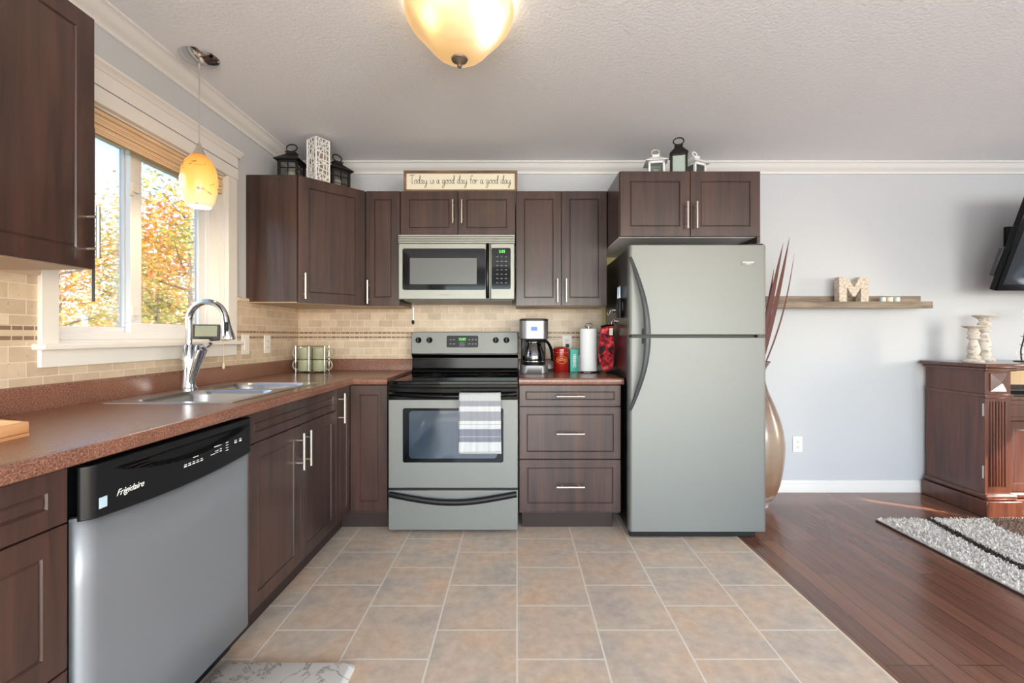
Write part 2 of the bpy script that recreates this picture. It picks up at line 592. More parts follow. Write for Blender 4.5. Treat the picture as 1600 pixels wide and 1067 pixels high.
def part(name, mb, mats, parent=None, bevel=0.0, smooth=True, seg=2, solid=0.0, sub=0, label=None, recalc=True, origin=None, kind=None):
    if not isinstance(mats, (list, tuple)):
        mats = [mats]
    off = OFF.get(parent.name, Vector()) if parent else None
    if off is None:
        if origin is not None:
            off = Vector(origin)
        else:
            lo = [min(v[k] for v in mb.v) for k in range(3)]
            hi = [max(v[k] for v in mb.v) for k in range(3)]
            off = Vector(((lo[0] + hi[0]) / 2, (lo[1] + hi[1]) / 2, lo[2]))
    me = bpy.data.meshes.new(name)
    me.from_pydata([tuple(Vector(v) - off) for v in mb.v], [], mb.f)
    for mm in mats:
        me.materials.append(M[mm] if isinstance(mm, str) else mm)
    for p, k in zip(me.polygons, mb.mi):
        p.material_index = k
    if recalc:
        bm = bmesh.new()
        bm.from_mesh(me)
        bmesh.ops.recalc_face_normals(bm, faces=bm.faces)
        bm.to_mesh(me)
        bm.free()
    if smooth:
        me.polygons.foreach_set('use_smooth', [True] * len(me.polygons))
        me.set_sharp_from_angle(angle=math.radians(38))
    me.update()
    o = bpy.data.objects.new(name, me)
    COL.objects.link(o)
    OFF[o.name] = off
    if parent:
        o.parent = parent
    else:
        o.location = off
    if solid:
        s = o.modifiers.new('solid', 'SOLIDIFY')
        s.thickness, s.offset = solid, 0
    if bevel:
        b = o.modifiers.new('bevel', 'BEVEL')
        b.width, b.segments, b.limit_method, b.angle_limit = bevel, seg, 'ANGLE', math.radians(50)
    if sub:
        s = o.modifiers.new('sub', 'SUBSURF')
        s.levels = s.render_levels = sub
    if label:
        o['label'] = label
    if kind:
        o['kind'] = kind
    return o


def tag(o, label, cat=None, group=None, kind=None):
    o['label'] = label
    if cat:
        o['category'] = cat
    if group:
        o['group'] = group
    if kind:
        o['kind'] = kind
    return o


def thing(name, label, cat, loc, group=None, kind=None, local=False):
    o = bpy.data.objects.new(name, None)
    o.empty_display_size = 0.05
    COL.objects.link(o)
    o.location = loc
    OFF[o.name] = Vector() if local else Vector(loc)
    return tag(o, label, cat, group, kind)


def copy_thing(o, loc, label, rz=0.0, group=None):
    def rec(a, par):
        c = a.copy()
        COL.objects.link(c)
        if par:
            c.parent = par
        for ch in a.children:
            rec(ch, c)
        return c
    c = rec(o, None)
    c.location = loc
    c.rotation_euler = (0, 0, rz)
    c['label'] = label
    if group:
        c['group'] = group
    return c


def frame(O, U, V, N):
    U, V, N, O = Vector(U), Vector(V), Vector(N), Vector(O)
    return Matrix(((U.x, V.x, N.x, O.x), (U.y, V.y, N.y, O.y), (U.z, V.z, N.z, O.z), (0, 0, 0, 1)))


def F_back(x, y, z=0.0):
    return frame((x, y, z), (1, 0, 0), (0, 0, 1), (0, -1, 0))


def F_left(x, y, z=0.0):
    return frame((x, y, z), (0, 1, 0), (0, 0, 1), (1, 0, 0))


def door_mb(F, u0, u1, v0, v1, t=0.019, ins=0.056):
    mb = MB(F)

    def ring(i, w):
        return [(u0 + i, v0 + i, w), (u1 - i, v0 + i, w), (u1 - i, v1 - i, w), (u0 + i, v1 - i, w)]
    mb.ring_loft([ring(0, 0), ring(0, t - 0.002), ring(0.002, t), ring(ins, t), ring(ins + 0.003, t - 0.0045),
                  ring(ins + 0.0045, t - 0.0045), ring(ins + 0.008, t - 0.0015)])
    return mb


def pull(F, u, v, L, axis, parent, w0=0.019, stand=0.032):
    mb = MB(F)
    r = 0.0058
    du, dv = (0, L / 2) if axis == 'v' else (L / 2, 0)
    mb.cyl((u - du, v - dv, w0 + stand), (u + du, v + dv, w0 + stand), r, n=12)
    for s in (-0.62, 0.62):
        mb.cyl((u + s * du, v + s * dv, w0), (u + s * du, v + s * dv, w0 + stand), 0.0045, n=10)
    return part('handle', mb, 'nickel', parent, label='brushed nickel bar handle')


def text_part(name, s, size, mname, parent, F, shear=0.0, ext=0.0004, align='CENTER', offset=0.0, sx=1.0):
    cu = bpy.data.curves.new(name, 'FONT')
    cu.body, cu.size, cu.shear, cu.extrude = s, size, shear, ext
    cu.align_x, cu.align_y = align, 'CENTER'
    cu.offset = offset
    ob = bpy.data.objects.new(name, cu)
    COL.objects.link(ob)
    dg = bpy.context.evaluated_depsgraph_get()
    me = bpy.data.meshes.new_from_object(ob.evaluated_get(dg))
    bpy.data.objects.remove(ob)
    off = OFF[parent.name]
    T = Matrix.Translation(-off) @ F @ Matrix.Diagonal((sx, 1, 1, 1))
    me.transform(T)
    me.materials.clear()
    me.materials.append(M[mname])
    o = bpy.data.objects.new(name, me)
    COL.objects.link(o)
    OFF[o.name] = off
    o.parent = parent
    return o


def catmull(pts, k=6):
    P = [Vector((*p, 0)) if len(p) == 2 else Vector(p) for p in pts]
    if len(P) < 3:
        return P
    out = []
    Q = [P[0]] + P + [P[-1]]
    for i in range(1, len(Q) - 2):
        a, b, c, d = Q[i - 1], Q[i], Q[i + 1], Q[i + 2]
        for s in range(k):
            t_ = s / k
            out.append(0.5 * ((2 * b) + (c - a) * t_ + (2 * a - 5 * b + 4 * c - d) * t_ ** 2 + (3 * b - a - 3 * c + d) * t_ ** 3))
    out.append(P[-1])
    return out


def rrect(x0, x1, y0, y1, r, n=6):
    out = []
    for cx, cy, a0 in ((x1 - r, y1 - r, 0), (x0 + r, y1 - r, 90), (x0 + r, y0 + r, 180), (x1 - r, y0 + r, 270)):
        for k in range(n + 1):
            a = math.radians(a0 + 90 * k / n)
            out.append((cx + r * math.cos(a), cy + r * math.sin(a)))
    return out


# ------------------------------------------------------------------ room shell
XL, YB, ZC = -1.625, 3.28, 2.43
XR, YR = 5.5, -2.5
CT = 0.905      # countertop height


def struct(name, mb, m_, label, **kw):
    return tag(part(name, mb, m_, **kw), label, kind='structure')


struct('floor', MB().box(XL - 0.15, 1.258, YR - 0.1, YB + 0.1, -0.08, 0), 'tile', 'beige square ceramic tile floor of the kitchen', smooth=False)
struct('floor.001', MB().box(1.266, XR + 0.1, YR - 0.1, YB + 0.1, -0.08, 0), 'hardwood', 'reddish brown hardwood plank floor beside the tiles', smooth=False)
struct('trim_1', MB().box(1.258, 1.266, YR, YB, -0.08, 0.0015), 'cream', 'pale strip between the tile and hardwood floors', smooth=False)
struct('ceiling', MB().box(XL - 0.15, XR + 0.1, YR - 0.1, YB + 0.1, ZC, ZC + 0.1), 'ceiling', 'grey white stippled ceiling', smooth=False)
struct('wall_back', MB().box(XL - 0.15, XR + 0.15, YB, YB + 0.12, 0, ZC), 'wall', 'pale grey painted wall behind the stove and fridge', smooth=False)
WY0, WY1, WZ0, WZ1 = 1.547, 2.465, 1.125, 2.05
mb = MB()
xo = XL - 0.15
mb.box(xo, XL, YR, WY0, 0, ZC).box(xo, XL, WY1, YB, 0, ZC).box(xo, XL, WY0, WY1, 0, WZ0).box(xo, XL, WY0, WY1, WZ1, ZC)
struct('wall_left', mb, 'wall', 'pale grey painted wall with the kitchen window', smooth=False)
mb = MB()
mb.box(XL, -1.35, YR - 0.12, YR, 0, ZC).box(0.95, 1.6, YR - 0.12, YR, 0, ZC).box(4.2, XR, YR - 0.12, YR, 0, ZC)
mb.box(-1.35, 0.95, YR - 0.12, YR, 2.1, ZC).box(1.6, 4.2, YR - 0.12, YR, 2.1, ZC).box(1.6, 4.2, YR - 0.12, YR, 0, 0.6)
struct('wall_rear', mb, 'wall', 'painted wall behind the camera with patio door and window openings', smooth=False)
mb = MB()
SY0, SY1 = 1.33, 1.98
mb.box(XR, XR + 0.12, YR, SY0, 0, ZC).box(XR, XR + 0.12, SY1, YB, 0, ZC).box(XR, XR + 0.12, SY0, SY1, 2.1, ZC).box(XR, XR + 0.12, SY0, SY1, 0, 0.5)
struct('wall_right', mb, 'wall', 'painted side wall of the living room with a window opening', smooth=False)

# crown moulding
cprof = [(0, 0), (0.066, 0), (0.066, 0.010), (0.056, 0.014), (0.050, 0.020), (0.045, 0.036), (0.030, 0.052), (0.016, 0.060), (0.012, 0.066),
         (0.012, 0.078), (0, 0.080)]
struct('trim_2', MB().prism([(XL + a, ZC - b) for a, b in cprof], YR, YB - 0.0, 'y'), 'trim', 'white crown moulding above the window wall', bevel=0.001)
mb = MB()
mb.ring_loft([[(X_, YB - a, ZC - b) for a, b in cprof] for X_ in (XL + 0.0, XR)])
struct('trim_3', mb, 'trim', 'white crown moulding along the back wall', bevel=0.001)
bprof = [(0, 0), (0.014, 0), (0.014, 0.052), (0.010, 0.060), (0.012, 0.068), (0.009, 0.078), (0.004, 0.086), (0, 0.088)]
mb = MB()
mb.ring_loft([[(X_, YB - a, b) for a, b in bprof] for X_ in (1.43, XR)])
struct('baseboard_back', mb, 'trim', 'white moulded baseboard along the back wall', bevel=0.0008)

# tile backsplash
struct('trim_4', MB().box(-1.617, 0.624, YB - 0.008, YB, 0.90, 1.47), 'splash_x', 'travertine brick tile backsplash behind the stove', smooth=False)
mb = MB()
xs = -1.617
mb.box(XL, xs, 0.2, 1.495, 0.90, 1.36).box(XL, xs, 1.495, 2.545, 0.90, 1.12).box(XL, xs, 2.545, YB - 0.008, 0.90, 1.36)
struct('trim_5', mb, 'splash_y', 'travertine brick tile backsplash on the window wall', smooth=False)
mb = MB()
for y0, y1 in ((0.2, 1.492), (2.555, 2.655)):
    mb.tube([(xs + 0.002, y0, 1.368), (xs + 0.002, y1, 1.368)], 0.0125, 12)
struct('trim_6', mb, 'cream', 'cream bullnose strip capping the window wall backsplash')

# ------------------------------------------------------------------ kitchen window
win = thing('window_1', 'white sliding kitchen window with autumn trees outside', None, (XL, 2.0, WZ0), kind='structure')
part('jamb', MB().box(xo, XL, WY0, WY0 + 0.012, WZ0, WZ1).box(xo, XL, WY1 - 0.012, WY1, WZ0, WZ1).box(xo, XL, WY0, WY1, WZ1 - 0.012, WZ1)
     .box(xo, XL, WY0, WY1, WZ0, WZ0 + 0.012), 'trim', win)
part('side_casing', MB().box(XL, XL + 0.022, 1.493, WY0 + 0.004, 1.12, 2.045), 'trim', win, bevel=0.002)
part('side_casing', MB().box(XL, XL + 0.022, WY1 - 0.004, 2.537, 1.12, 2.045), 'trim', win, bevel=0.002)
hc = part('head_casing', MB().box(XL, XL + 0.026, 1.488, 2.542, 2.045, 2.108).box(XL, XL + 0.024, 1.490, 2.540, 2.112, 2.175), 'trim', win, bevel=0.002)
part('head_cap', MB().prism([(XL, 2.175), (XL + 0.026, 2.175), (XL + 0.030, 2.188), (XL + 0.044, 2.198), (XL + 0.046, 2.208), (XL, 2.208)], 1.468, 2.562, 'y'), 'trim', win, bevel=0.001)
part('groove', MB().box(XL, XL + 0.0245, 1.492, 2.538, 2.107, 2.113), 'greyprint', hc)
part('stool', MB().box(XL - 0.07, XL + 0.05, 1.475, 2.56, 1.105, 1.126), 'trim', win, bevel=0.005, seg=3)
part('apron', MB().box(XL, XL + 0.020, 1.493, 2.537, 1.045, 1.105), 'trim', win, bevel=0.002)
xf0, xf1 = -1.765, -1.700
part('vinyl_frame', MB().box(xf0, xf1, WY0 + 0.012, WY1 - 0.012, WZ0 + 0.012, WZ0 + 0.045).box(xf0, xf1, WY0 + 0.012, WY1 - 0.012, WZ1 - 0.045, WZ1 - 0.012)
     .box(xf0, xf1, WY0 + 0.012, WY0 + 0.042, WZ0 + 0.045, WZ1 - 0.045).box(xf0, xf1, WY1 - 0.045, WY1 - 0.012, WZ0 + 0.045, WZ1 - 0.045), 'vinyl', win, bevel=0.003)


def sash(x0, x1, y0, y1, z0, z1, w=0.042):
    s = part('sash', MB().box(x0, x1, y0, y1, z0, z0 + w * 0.8).box(x0, x1, y0, y1, z1 - w, z1).box(x0, x1, y0, y0 + w, z0 + w * 0.8, z1 - w)
             .box(x0, x1, y1 - w, y1, z0 + w * 0.8, z1 - w), 'vinyl', win, bevel=0.003)
    xm = (x0 + x1) / 2
    part('glass', MB().box(xm - 0.002, xm + 0.002, y0 + w - 0.004, y1 - w + 0.004, z0 + w * 0.8 - 0.004, z1 - w + 0.004), 'glass', s, smooth=False)
    return s


sash(-1.755, -1.732, WY0 + 0.035, 1.985, WZ0 + 0.04, WZ1 - 0.04, 0.034)
s2 = sash(-1.728, -1.704, 1.952, WY1 - 0.038, WZ0 + 0.04, WZ1 - 0.04, 0.058)
for zl in (1.255, 1.80):
    part('latch', MB().box(-1.704, -1.692, 1.940, 1.958, zl - 0.03, zl + 0.03).box(-1.700, -1.688, 1.944, 1.982, zl - 0.012, zl + 0.028), 'plate', s2, bevel=0.002)

# woven blind drawn up at the window head
bl = thing('woven_blind', 'tan woven wood blind drawn up at the top of the kitchen window', 'blind', (XL + 0.0, 2.0, 1.96))
mb = MB()
for k in range(5):
    z0 = 2.036 - k * 0.020
    mb.box(XL - 0.020 - 0.003 * (k % 2), XL - 0.004 - 0.003 * (k % 2), WY0 + 0.014, WY1 - 0.014, z0 - 0.0185, z0)
part('folded_slats', mb, 'blind', bl, bevel=0.002)
part('head_rail', MB().box(XL - 0.055, XL - 0.022, WY0 + 0.014, WY1 - 0.014, 2.010, 2.036), 'blind', bl, bevel=0.002)
mb = MB()
mb.tube([(XL - 0.004, 2.37, 1.94), (XL + 0.030, 2.37, 1.5), (XL + 0.055, 2.37, 1.12), (XL + 0.054, 2.37, 1.01)], 0.0013, 6)
part('pull_cord', mb, 'cream', bl)
part('cord_tassel', MB().lathe([(0.002, 0.035), (0.005, 0.028), (0.007, 0.006), (0.004, 0)], (XL + 0.054, 2.37, 0.978), 12), 'cream', bl)
part('tilt_wand', MB().cyl((XL - 0.002, 1.70, 1.95), (XL - 0.002, 1.70, 1.285), 0.005, n=10), 'charcoal', bl, label='dark thin wand hanging at the window')

# ------------------------------------------------------------------ upper cabinets
ZU0, ZU1 = 1.354, 2.12


def wall_cab(label, x0, x1, yf, z0, z1, doors, depth_to=YB - 0.009, ins=0.052):
    """doors: list of (u0, u1, handle_u, handle_v, L)"""
    t_ = thing('wall_cabinet', label, 'cabinet', ((x0 + x1) / 2, yf + 0.1, z0))
    part('body', MB().box(x0, x1, yf + 0.0195, depth_to, z0 + 0.004, z1 - 0.001), 'cab', t_, bevel=0.001)
    part('bottom_panel', MB().box(x0 + 0.002, x1 - 0.002, yf + 0.021, depth_to, z0, z0 + 0.004), 'melamine', t_, smooth=False, label='tan underside panel')
    F = F_back(0, yf + 0.019)
    for (u0, u1, hu, hv, L) in doors:
        d = part('door', door_mb(F, u0 + 0.0015, u1 - 0.0015, z0 + 0.0015, z1 - 0.0015, ins=ins), 'cab', t_)
        pull(F, hu, hv, L, 'v', d)
    return t_


YU = 2.945
wall_cab('tall two-door dark wood wall cabinet hung between microwave and fridge', -0.0085, 0.598, YU, ZU0, ZU1,
         [(-0.0085, 0.2945, 0.267, 1.455, 0.155), (0.2945, 0.598, 0.325, 1.455, 0.155)], depth_to=YB - 0.009)
wall_cab('short two-door dark wood wall cabinet directly above the microwave', -0.7765, -0.0105, YU, 1.815, ZU1,
         [(-0.7765, -0.3935, -0.424, 1.975, 0.155), (-0.3935, -0.0105, -0.365, 1.975, 0.155)], ins=0.055)
wall_cab('narrow single-door dark wood wall cabinet between corner cabinet and microwave', -1.0075, -0.7785, YU, ZU0, ZU1,
         [(-1.0075, -0.7785, -0.985, 1.445, 0.155)], ins=0.055)
# cabinet over the fridge, deeper than the others
fc = thing('wall_cabinet', 'deep two-door dark wood cabinet mounted above the fridge', 'cabinet', (1.01, 2.9, 1.736))
part('body', MB().box(0.600, 1.427, 2.612, YB - 0.002, 1.740, ZU1), 'cab', fc, bevel=0.001)
part('bottom_panel', MB().box(0.603, 1.407, 2.616, YB - 0.002, 1.735, 1.740), 'white', fc, smooth=False, label='pale underside panel')
part('side_panel', MB().box(1.409, 1.427, 2.600, YB - 0.002, 1.70, 1.7395), 'cab', fc)
F = F_back(0, 2.611)
for u0, u1, hu in ((0.602, 1.0135, 0.988), (1.0135, 1.425, 1.042)):
    d = part('door', door_mb(F, u0 + 0.0015, u1 - 0.0015, 1.7365, ZU1 - 0.0015, ins=0.058), 'cab', fc)
    pull(F, hu, 1.855, 0.155, 'v', d)

# diagonal corner cabinet
cc_ = thing('corner_cabinet', 'diagonal-front dark wood cabinet in the corner under the black lanterns', 'cabinet', (-1.3, 3.0, ZU0))
A, B = Vector((-1.315, 2.653, 0)), Vector((-1.0095, 2.945, 0))
U = (B - A).normalized()
N = Vector((U.y, -U.x, 0))
bk = 0.019
A2, B2 = A - N * bk, B - N * bk
poly = [(-1.624, 2.653), (A.x - 0.006, 2.653), (A2.x, A2.y), (B2.x, B2.y), (-1.0095, 2.966), (-1.0095, YB - 0.009), (-1.624, YB - 0.009)]
part('body', MB().prism(poly, ZU0 + 0.004, ZU1), 'cab', cc_, bevel=0.001)
part('bottom_panel', MB().prism([(a + 0.002 if a < -1.3 else a - 0.002, b) for a, b in poly], ZU0, ZU0 + 0.004), 'melamine', cc_, smooth=False, label='tan underside panel')
FD = frame(A2 + N * 0.0005, U, (0, 0, 1), N)
Ld = (B - A).length
d = part('door', door_mb(FD, 0.003, Ld - 0.003, ZU0 + 0.0015, ZU1 - 0.0015, ins=0.062), 'cab', cc_)
pull(FD, 0.035, 1.455, 0.155, 'v', d)

# near cabinet on the window wall
nc = thing('wall_cabinet', 'dark wood wall cabinet hung beside the window, cut by the picture edge', 'cabinet', (-1.46, 0.9, ZU0))
part('body', MB().box(-1.624, -1.3095, 0.44, 1.355, ZU0 + 0.004, ZU1), 'cab', nc, bevel=0.001)
part('bottom_panel', MB().box(-1.622, -1.311, 0.442, 1.353, ZU0, ZU0 + 0.004), 'melamine', nc, smooth=False, label='tan underside panel')
F = F_left(-1.309, 0)
for u0, u1, hu in ((0.44, 0.8975, 0.475), (0.8975, 1.355, 1.330)):
    d = part('door', door_mb(F, u0 + 0.0015, u1 - 0.0015, ZU0 + 0.0015, ZU1 - 0.0015, ins=0.056), 'cab', nc)
    pull(F, hu, 1.462, 0.155, 'v', d)

# ------------------------------------------------------------------ base cabinets
XF = -0.990      # left-run door plane (front)
YF = 2.625       # back-run door plane (front)
F = F_left(XF - 0.019, 0)
ZB = 0.862

sc1 = thing('base_cabinet', 'dark wood sink base cabinet with false drawer and two doors', 'cabinet', (-1.3, 2.02, 0))
part('body', MB().box(-1.60, XF - 0.0195, 1.632, 1.650, 0.10, ZB).box(-1.60, XF - 0.0195, 2.402, 2.420, 0.10, ZB)
     .box(-1.60, XF - 0.0195, 1.65, 2.402, 0.10, 0.118).box(XF - 0.037, XF - 0.0195, 1.65, 2.402, 0.73, ZB).box(-1.60, -1.59, 1.65, 2.402, 0.118, 0.7), 'cab', sc1)
part('false_drawer_front', door_mb(F, 1.6325, 2.4195, 0.749, ZB, ins=0.036), 'cab', sc1)
d = part('door', door_mb(F, 1.6325, 2.0235, 0.117, 0.745, ins=0.058), 'cab', sc1)
pull(F, 1.992, 0.633, 0.165, 'v', d)
d = part('door', door_mb(F, 2.0265, 2.4195, 0.117, 0.745, ins=0.058), 'cab', sc1)
pull(F, 2.060, 0.633, 0.165, 'v', d)
part('toe_kick', MB().box(-1.075, -1.06, 1.632, 2.42, 0, 0.10), 'kick', sc1)

cb = thing('corner_base_cabinet', 'dark wood corner base cabinet between the sink cabinet and the stove', 'cabinet', (-1.2, 2.9, 0))
part('body', MB().prism([(-1.60, 2.4215), (XF - 0.0195, 2.4215), (XF - 0.0195, YF + 0.0195), (-0.7675, YF + 0.0195), (-0.7675, YB - 0.01), (-1.60, YB - 0.01)], 0.10, ZB), 'cab', cb)
d = part('door', door_mb(F, 2.4225, YF - 0.002, 0.117, ZB, ins=0.05), 'cab', cb)
pull(F, 2.462, 0.752, 0.165, 'v', d)
part('filler_panel', door_mb(F_back(0, YF + 0.019), XF + 0.001, -0.769, 0.117, ZB, ins=0.055), 'cab', cb)
part('toe_kick', MB().prism([(-1.075, 2.4215), (-1.06, 2.4215), (-1.06, 2.68), (-0.7675, 2.68), (-0.7675, 2.695), (-1.075, 2.695)], 0, 0.10), 'kick', cb)

ld = thing('base_cabinet', 'dark wood drawer base cabinet left of the dishwasher, cut by the picture edge', 'cabinet', (-1.3, 0.68, 0))
part('body', MB().box(-1.60, XF - 0.0195, 0.382, 0.978, 0.10, ZB), 'cab', ld)
for v0, v1, ins in ((0.742, ZB, 0.042), (0.420, 0.738, 0.052), (0.117, 0.416, 0.052)):
    d = part('drawer', door_mb(F, 0.3835, 0.9765, v0, v1, ins=ins), 'cab', ld)
    pull(F, 0.68, (v0 + v1) / 2, 0.165, 'u', d)
part('toe_kick', MB().box(-1.075, -1.06, 0.382, 0.978, 0, 0.10), 'kick', ld)
ld2 = thing('base_cabinet', 'dark wood two-door base cabinet nearest the camera on the window wall', 'cabinet', (-1.3, 0.0, 0))
part('body', MB().box(-1.60, XF - 0.0195, -0.50, 0.380, 0.10, ZB), 'cab', ld2)
for u0, u1, hu in ((-0.50, -0.06, -0.10), (-0.06, 0.38, -0.02)):
    d = part('door', door_mb(F, u0 + 0.0015, u1 - 0.0015, 0.117, ZB), 'cab', ld2)
    pull(F, hu, 0.74, 0.165, 'v', d)
part('toe_kick', MB().box(-1.075, -1.06, -0.50, 0.380, 0, 0.10), 'kick', ld2)

rd = thing('base_cabinet', 'dark wood three-drawer base cabinet between stove and fridge', 'cabinet', (0.31, 2.9, 0))
part('body', MB().box(0.0125, 0.616, YF + 0.0195, YB - 0.01, 0.10, ZB), 'cab', rd)
F2 = F_back(0, YF + 0.019)
for v0, v1, ins in ((0.738, ZB, 0.036), (0.425, 0.734, 0.042), (0.115, 0.421, 0.046)):
    d = part('drawer', door_mb(F2, 0.0135, 0.615, v0, v1, ins=ins), 'cab', rd)
    pull(F2, 0.314, (v0 + v1) / 2, 0.165, 'u', d)
part('toe_kick', MB().box(0.03, 0.575, 2.68, 2.695, 0, 0.10), 'kick', rd)

# ------------------------------------------------------------------ countertops
SX0, SX1, SY0_, SY1_ = -1.535, -1.052, 1.615, 2.362      # sink rim footprint
hx0, hx1, hy0, hy1 = SX0 + 0.02, SX1 - 0.02, SY0_ + 0.02, SY1_ - 0.02
XC, YC = -0.966, 2.610
ti = CT - 0.038
ctp = thing('countertop', 'long L-shaped reddish brown laminate countertop holding the sink', 'countertop', (-1.3, 1.5, ti))
mb = MB()
xe = XC - 0.02
mb.box(-1.60, xe, -0.5, hy0, ti, CT).box(-1.60, hx0, hy0, hy1, ti, CT).box(hx1, xe, hy0, hy1, ti, CT).box(-1.60, xe, hy1, YC + 0.02, ti, CT)
mb.box(-1.60, -0.7665, YC + 0.02, YB - 0.025, ti, CT)


def nose(path_fn, closed_caps=True):
    prof = [(0.021, 0), (0.010, 0), (0.005, -0.0015), (0.0015, -0.006), (0, -0.014), (0, -0.028), (0.003, -0.036), (0.010, -0.040), (0.021, -0.040)]
    return path_fn(prof)


prof = [(0.021, 0), (0.012, 0), (0.006, -0.0015), (0.0015, -0.006), (0, -0.014), (0, -0.028), (0.003, -0.036), (0.010, -0.040), (0.021, -0.040)]
mb.ring_loft([[(XC - a, -0.5, CT + b) for a, b in prof], [(XC - a, YC + a, CT + b) for a, b in prof], [(-0.7665, YC + a, CT + b) for a, b in prof]])
part('worktop', mb, 'counter', ctp)
lip = [(0, 0), (0.020, 0), (0.020, 0.072), (0.016, 0.079), (0.008, 0.082), (0, 0.082)]
mb = MB()
mb.ring_loft([[(-1.616 + a, -0.5, CT + b) for a, b in lip], [(-1.616 + a, YB - 0.009 - a, CT + b) for a, b in lip], [(-0.7665, YB - 0.009 - a, CT + b) for a, b in lip]])
part('splash_lip', mb, 'counter', ctp, label='low curved lip of the countertop against the tiles')
ct2 = thing('countertop', 'short reddish brown laminate countertop between stove and fridge', 'countertop', (0.32, 2.9, ti))
mb = MB().box(0.0115, 0.630, YC + 0.02, YB - 0.025, ti, CT)
mb.ring_loft([[(X_, YC + a, CT + b) for a, b in prof] for X_ in (0.0115, 0.630)])
part('worktop', mb, 'counter', ct2)
part('splash_lip', MB().ring_loft([[(X_, YB - 0.009 - a, CT + b) for a, b in lip] for X_ in (0.0115, 0.622)]), 'counter', ct2)

# ------------------------------------------------------------------ sink and faucet
sk = thing('kitchen_sink', 'stainless steel double-bowl sink set in the countertop under the window', 'sink', (-1.3, 2.0, 0.73))
bowls = [(-1.455, -1.085, 1.650, 2.020), (-1.455, -1.085, 2.050, 2.335)]
bm = bmesh.new()
loops = [rrect(SX0, SX1, SY0_, SY1_, 0.03)] + [rrect(*b, 0.07) for b in bowls]
es = []
for lp in loops:
    vs = [bm.verts.new((a, b, CT + 0.003)) for a, b in lp]
    for k in range(len(vs)):
        es.append(bm.edges.new((vs[k], vs[(k + 1) % len(vs)])))
bmesh.ops.triangle_fill(bm, use_beauty=True, edges=es, normal=(0, 0, 1))
mb = MB()
bm.verts.ensure_lookup_table()
mb._add([v.co.copy() for v in bm.verts], [[v.index for v in f.verts] for f in bm.faces])
bm.free()
lp = loops[0]
mb.ring_loft([[(a, b, CT + 0.003) for a, b in lp], [(a, b, CT + 0.0002) for a, b in rrect(SX0 - 0.003, SX1 + 0.003, SY0_ - 0.003, SY1_ + 0.003, 0.032)]], False, False)
part('rim', mb, 'sinksteel', sk)
for b in bowls:
    mb = MB()
    rings = []
    for i_, z_, rr in ((0, 0.003, 0.07), (0.006, -0.004, 0.068), (0.012, -0.02, 0.066), (0.022, -0.13, 0.06), (0.04, -0.155, 0.05), (0.09, -0.165, 0.03)):
        rings.append([(p, q, CT + z_) for p, q in rrect(b[0] + i_, b[1] - i_, b[2] + i_, b[3] - i_, rr)])
    mb.ring_loft(rings, False, True)
    bo = part('bowl', mb, 'sinksteel', sk)
    cx_, cy_ = (b[0] + b[1]) / 2, (b[2] + b[3]) / 2
    part('drain', MB().lathe([(0.045, 0.0), (0.045, 0.003), (0.036, 0.004), (0.030, 0.001)], (cx_, cy_, CT - 0.165), 24), 'chrome', bo)

fx, fy = -1.508, 2.035
fa = thing('faucet', 'tall chrome gooseneck faucet with pull-down spray head', 'faucet', (fx, fy, CT + 0.003))
part('base', MB().lathe([(0.034, 0), (0.034, 0.006), (0.030, 0.010), (0.029, 0.04), (0.030, 0.09), (0.032, 0.14), (0.026, 0.175), (0.020, 0.20), (0.018, 0.206)], (fx, fy, CT + 0.003), 28), 'chrome', fa)
pts = [(fx, fy, 1.10), (fx, fy, 1.20)]
R_ = 0.088
for k in range(0, 15):
    a = PI - k * (PI * 0.93) / 14
    pts.append((fx + R_ + R_ * math.cos(a), fy - 0.01 * k / 14, 1.222 + R_ * math.sin(a)))
part('spout', MB().tube(pts, 0.0135, 16), 'chrome', fa)
e = Vector(pts[-1])
dn = Vector((0.16, -0.03, -1)).normalized()
sh = part('spray_head', MB().tube([e, e + dn * 0.03, e + dn * 0.06, e + dn * 0.10, e + dn * 0.108], [0.015, 0.016, 0.020, 0.029, 0.027], 20), 'chrome', fa)
part('spray_button', MB().box(e.x + 0.012, e.x + 0.028, e.y - 0.030, e.y - 0.018, e.z - 0.065, e.z - 0.025), 'black', sh, bevel=0.004)
lv = part('lever_body', MB().tube([(fx + 0.012, fy - 0.01, 0.93), (fx + 0.045, fy - 0.012, 1.03), (fx + 0.062, fy - 0.012, 1.09), (fx + 0.055, fy - 0.012, 1.115)],
                                 [0.012, 0.020, 0.026, 0.012], 18), 'chrome', fa)
part('lever', MB().tube(catmull([(fx + 0.050, fy - 0.012, 1.104), (fx + 0.075, fy - 0.014, 1.108), (fx + 0.095, fy - 0.016, 1.105), (fx + 0.112, fy - 0.018, 1.120)]), 0.0065, 10, flat=1.5), 'chrome', lv)

# ------------------------------------------------------------------ dishwasher
dw = thing('dishwasher', 'stainless dishwasher with black control panel under the counter', 'dishwasher', (-1.28, 1.31, 0))
dy0, dy1 = 0.9935, 1.6225
XD = -0.973
part('tub', MB().box(-1.58, XD - 0.055, dy0 + 0.004, dy1 - 0.004, 0.05, 0.858), 'black', dw)


def dwx(y):
    u = (y - dy0) / (dy1 - dy0)
    return XD - 0.020 * (max(0.0, 0.04 - u) / 0.04) ** 2 - 0.020 * (max(0.0, u - 0.96) / 0.04) ** 2


def arc_bot(y):
    u = (y - dy0) / (dy1 - dy0)
    return 0.735 - 0.016 * math.sin(PI * u)


def arc_bot(y):
    u = (y - dy0) / (dy1 - dy0)
    return 0.735 - 0.016 * math.sin(PI * u)


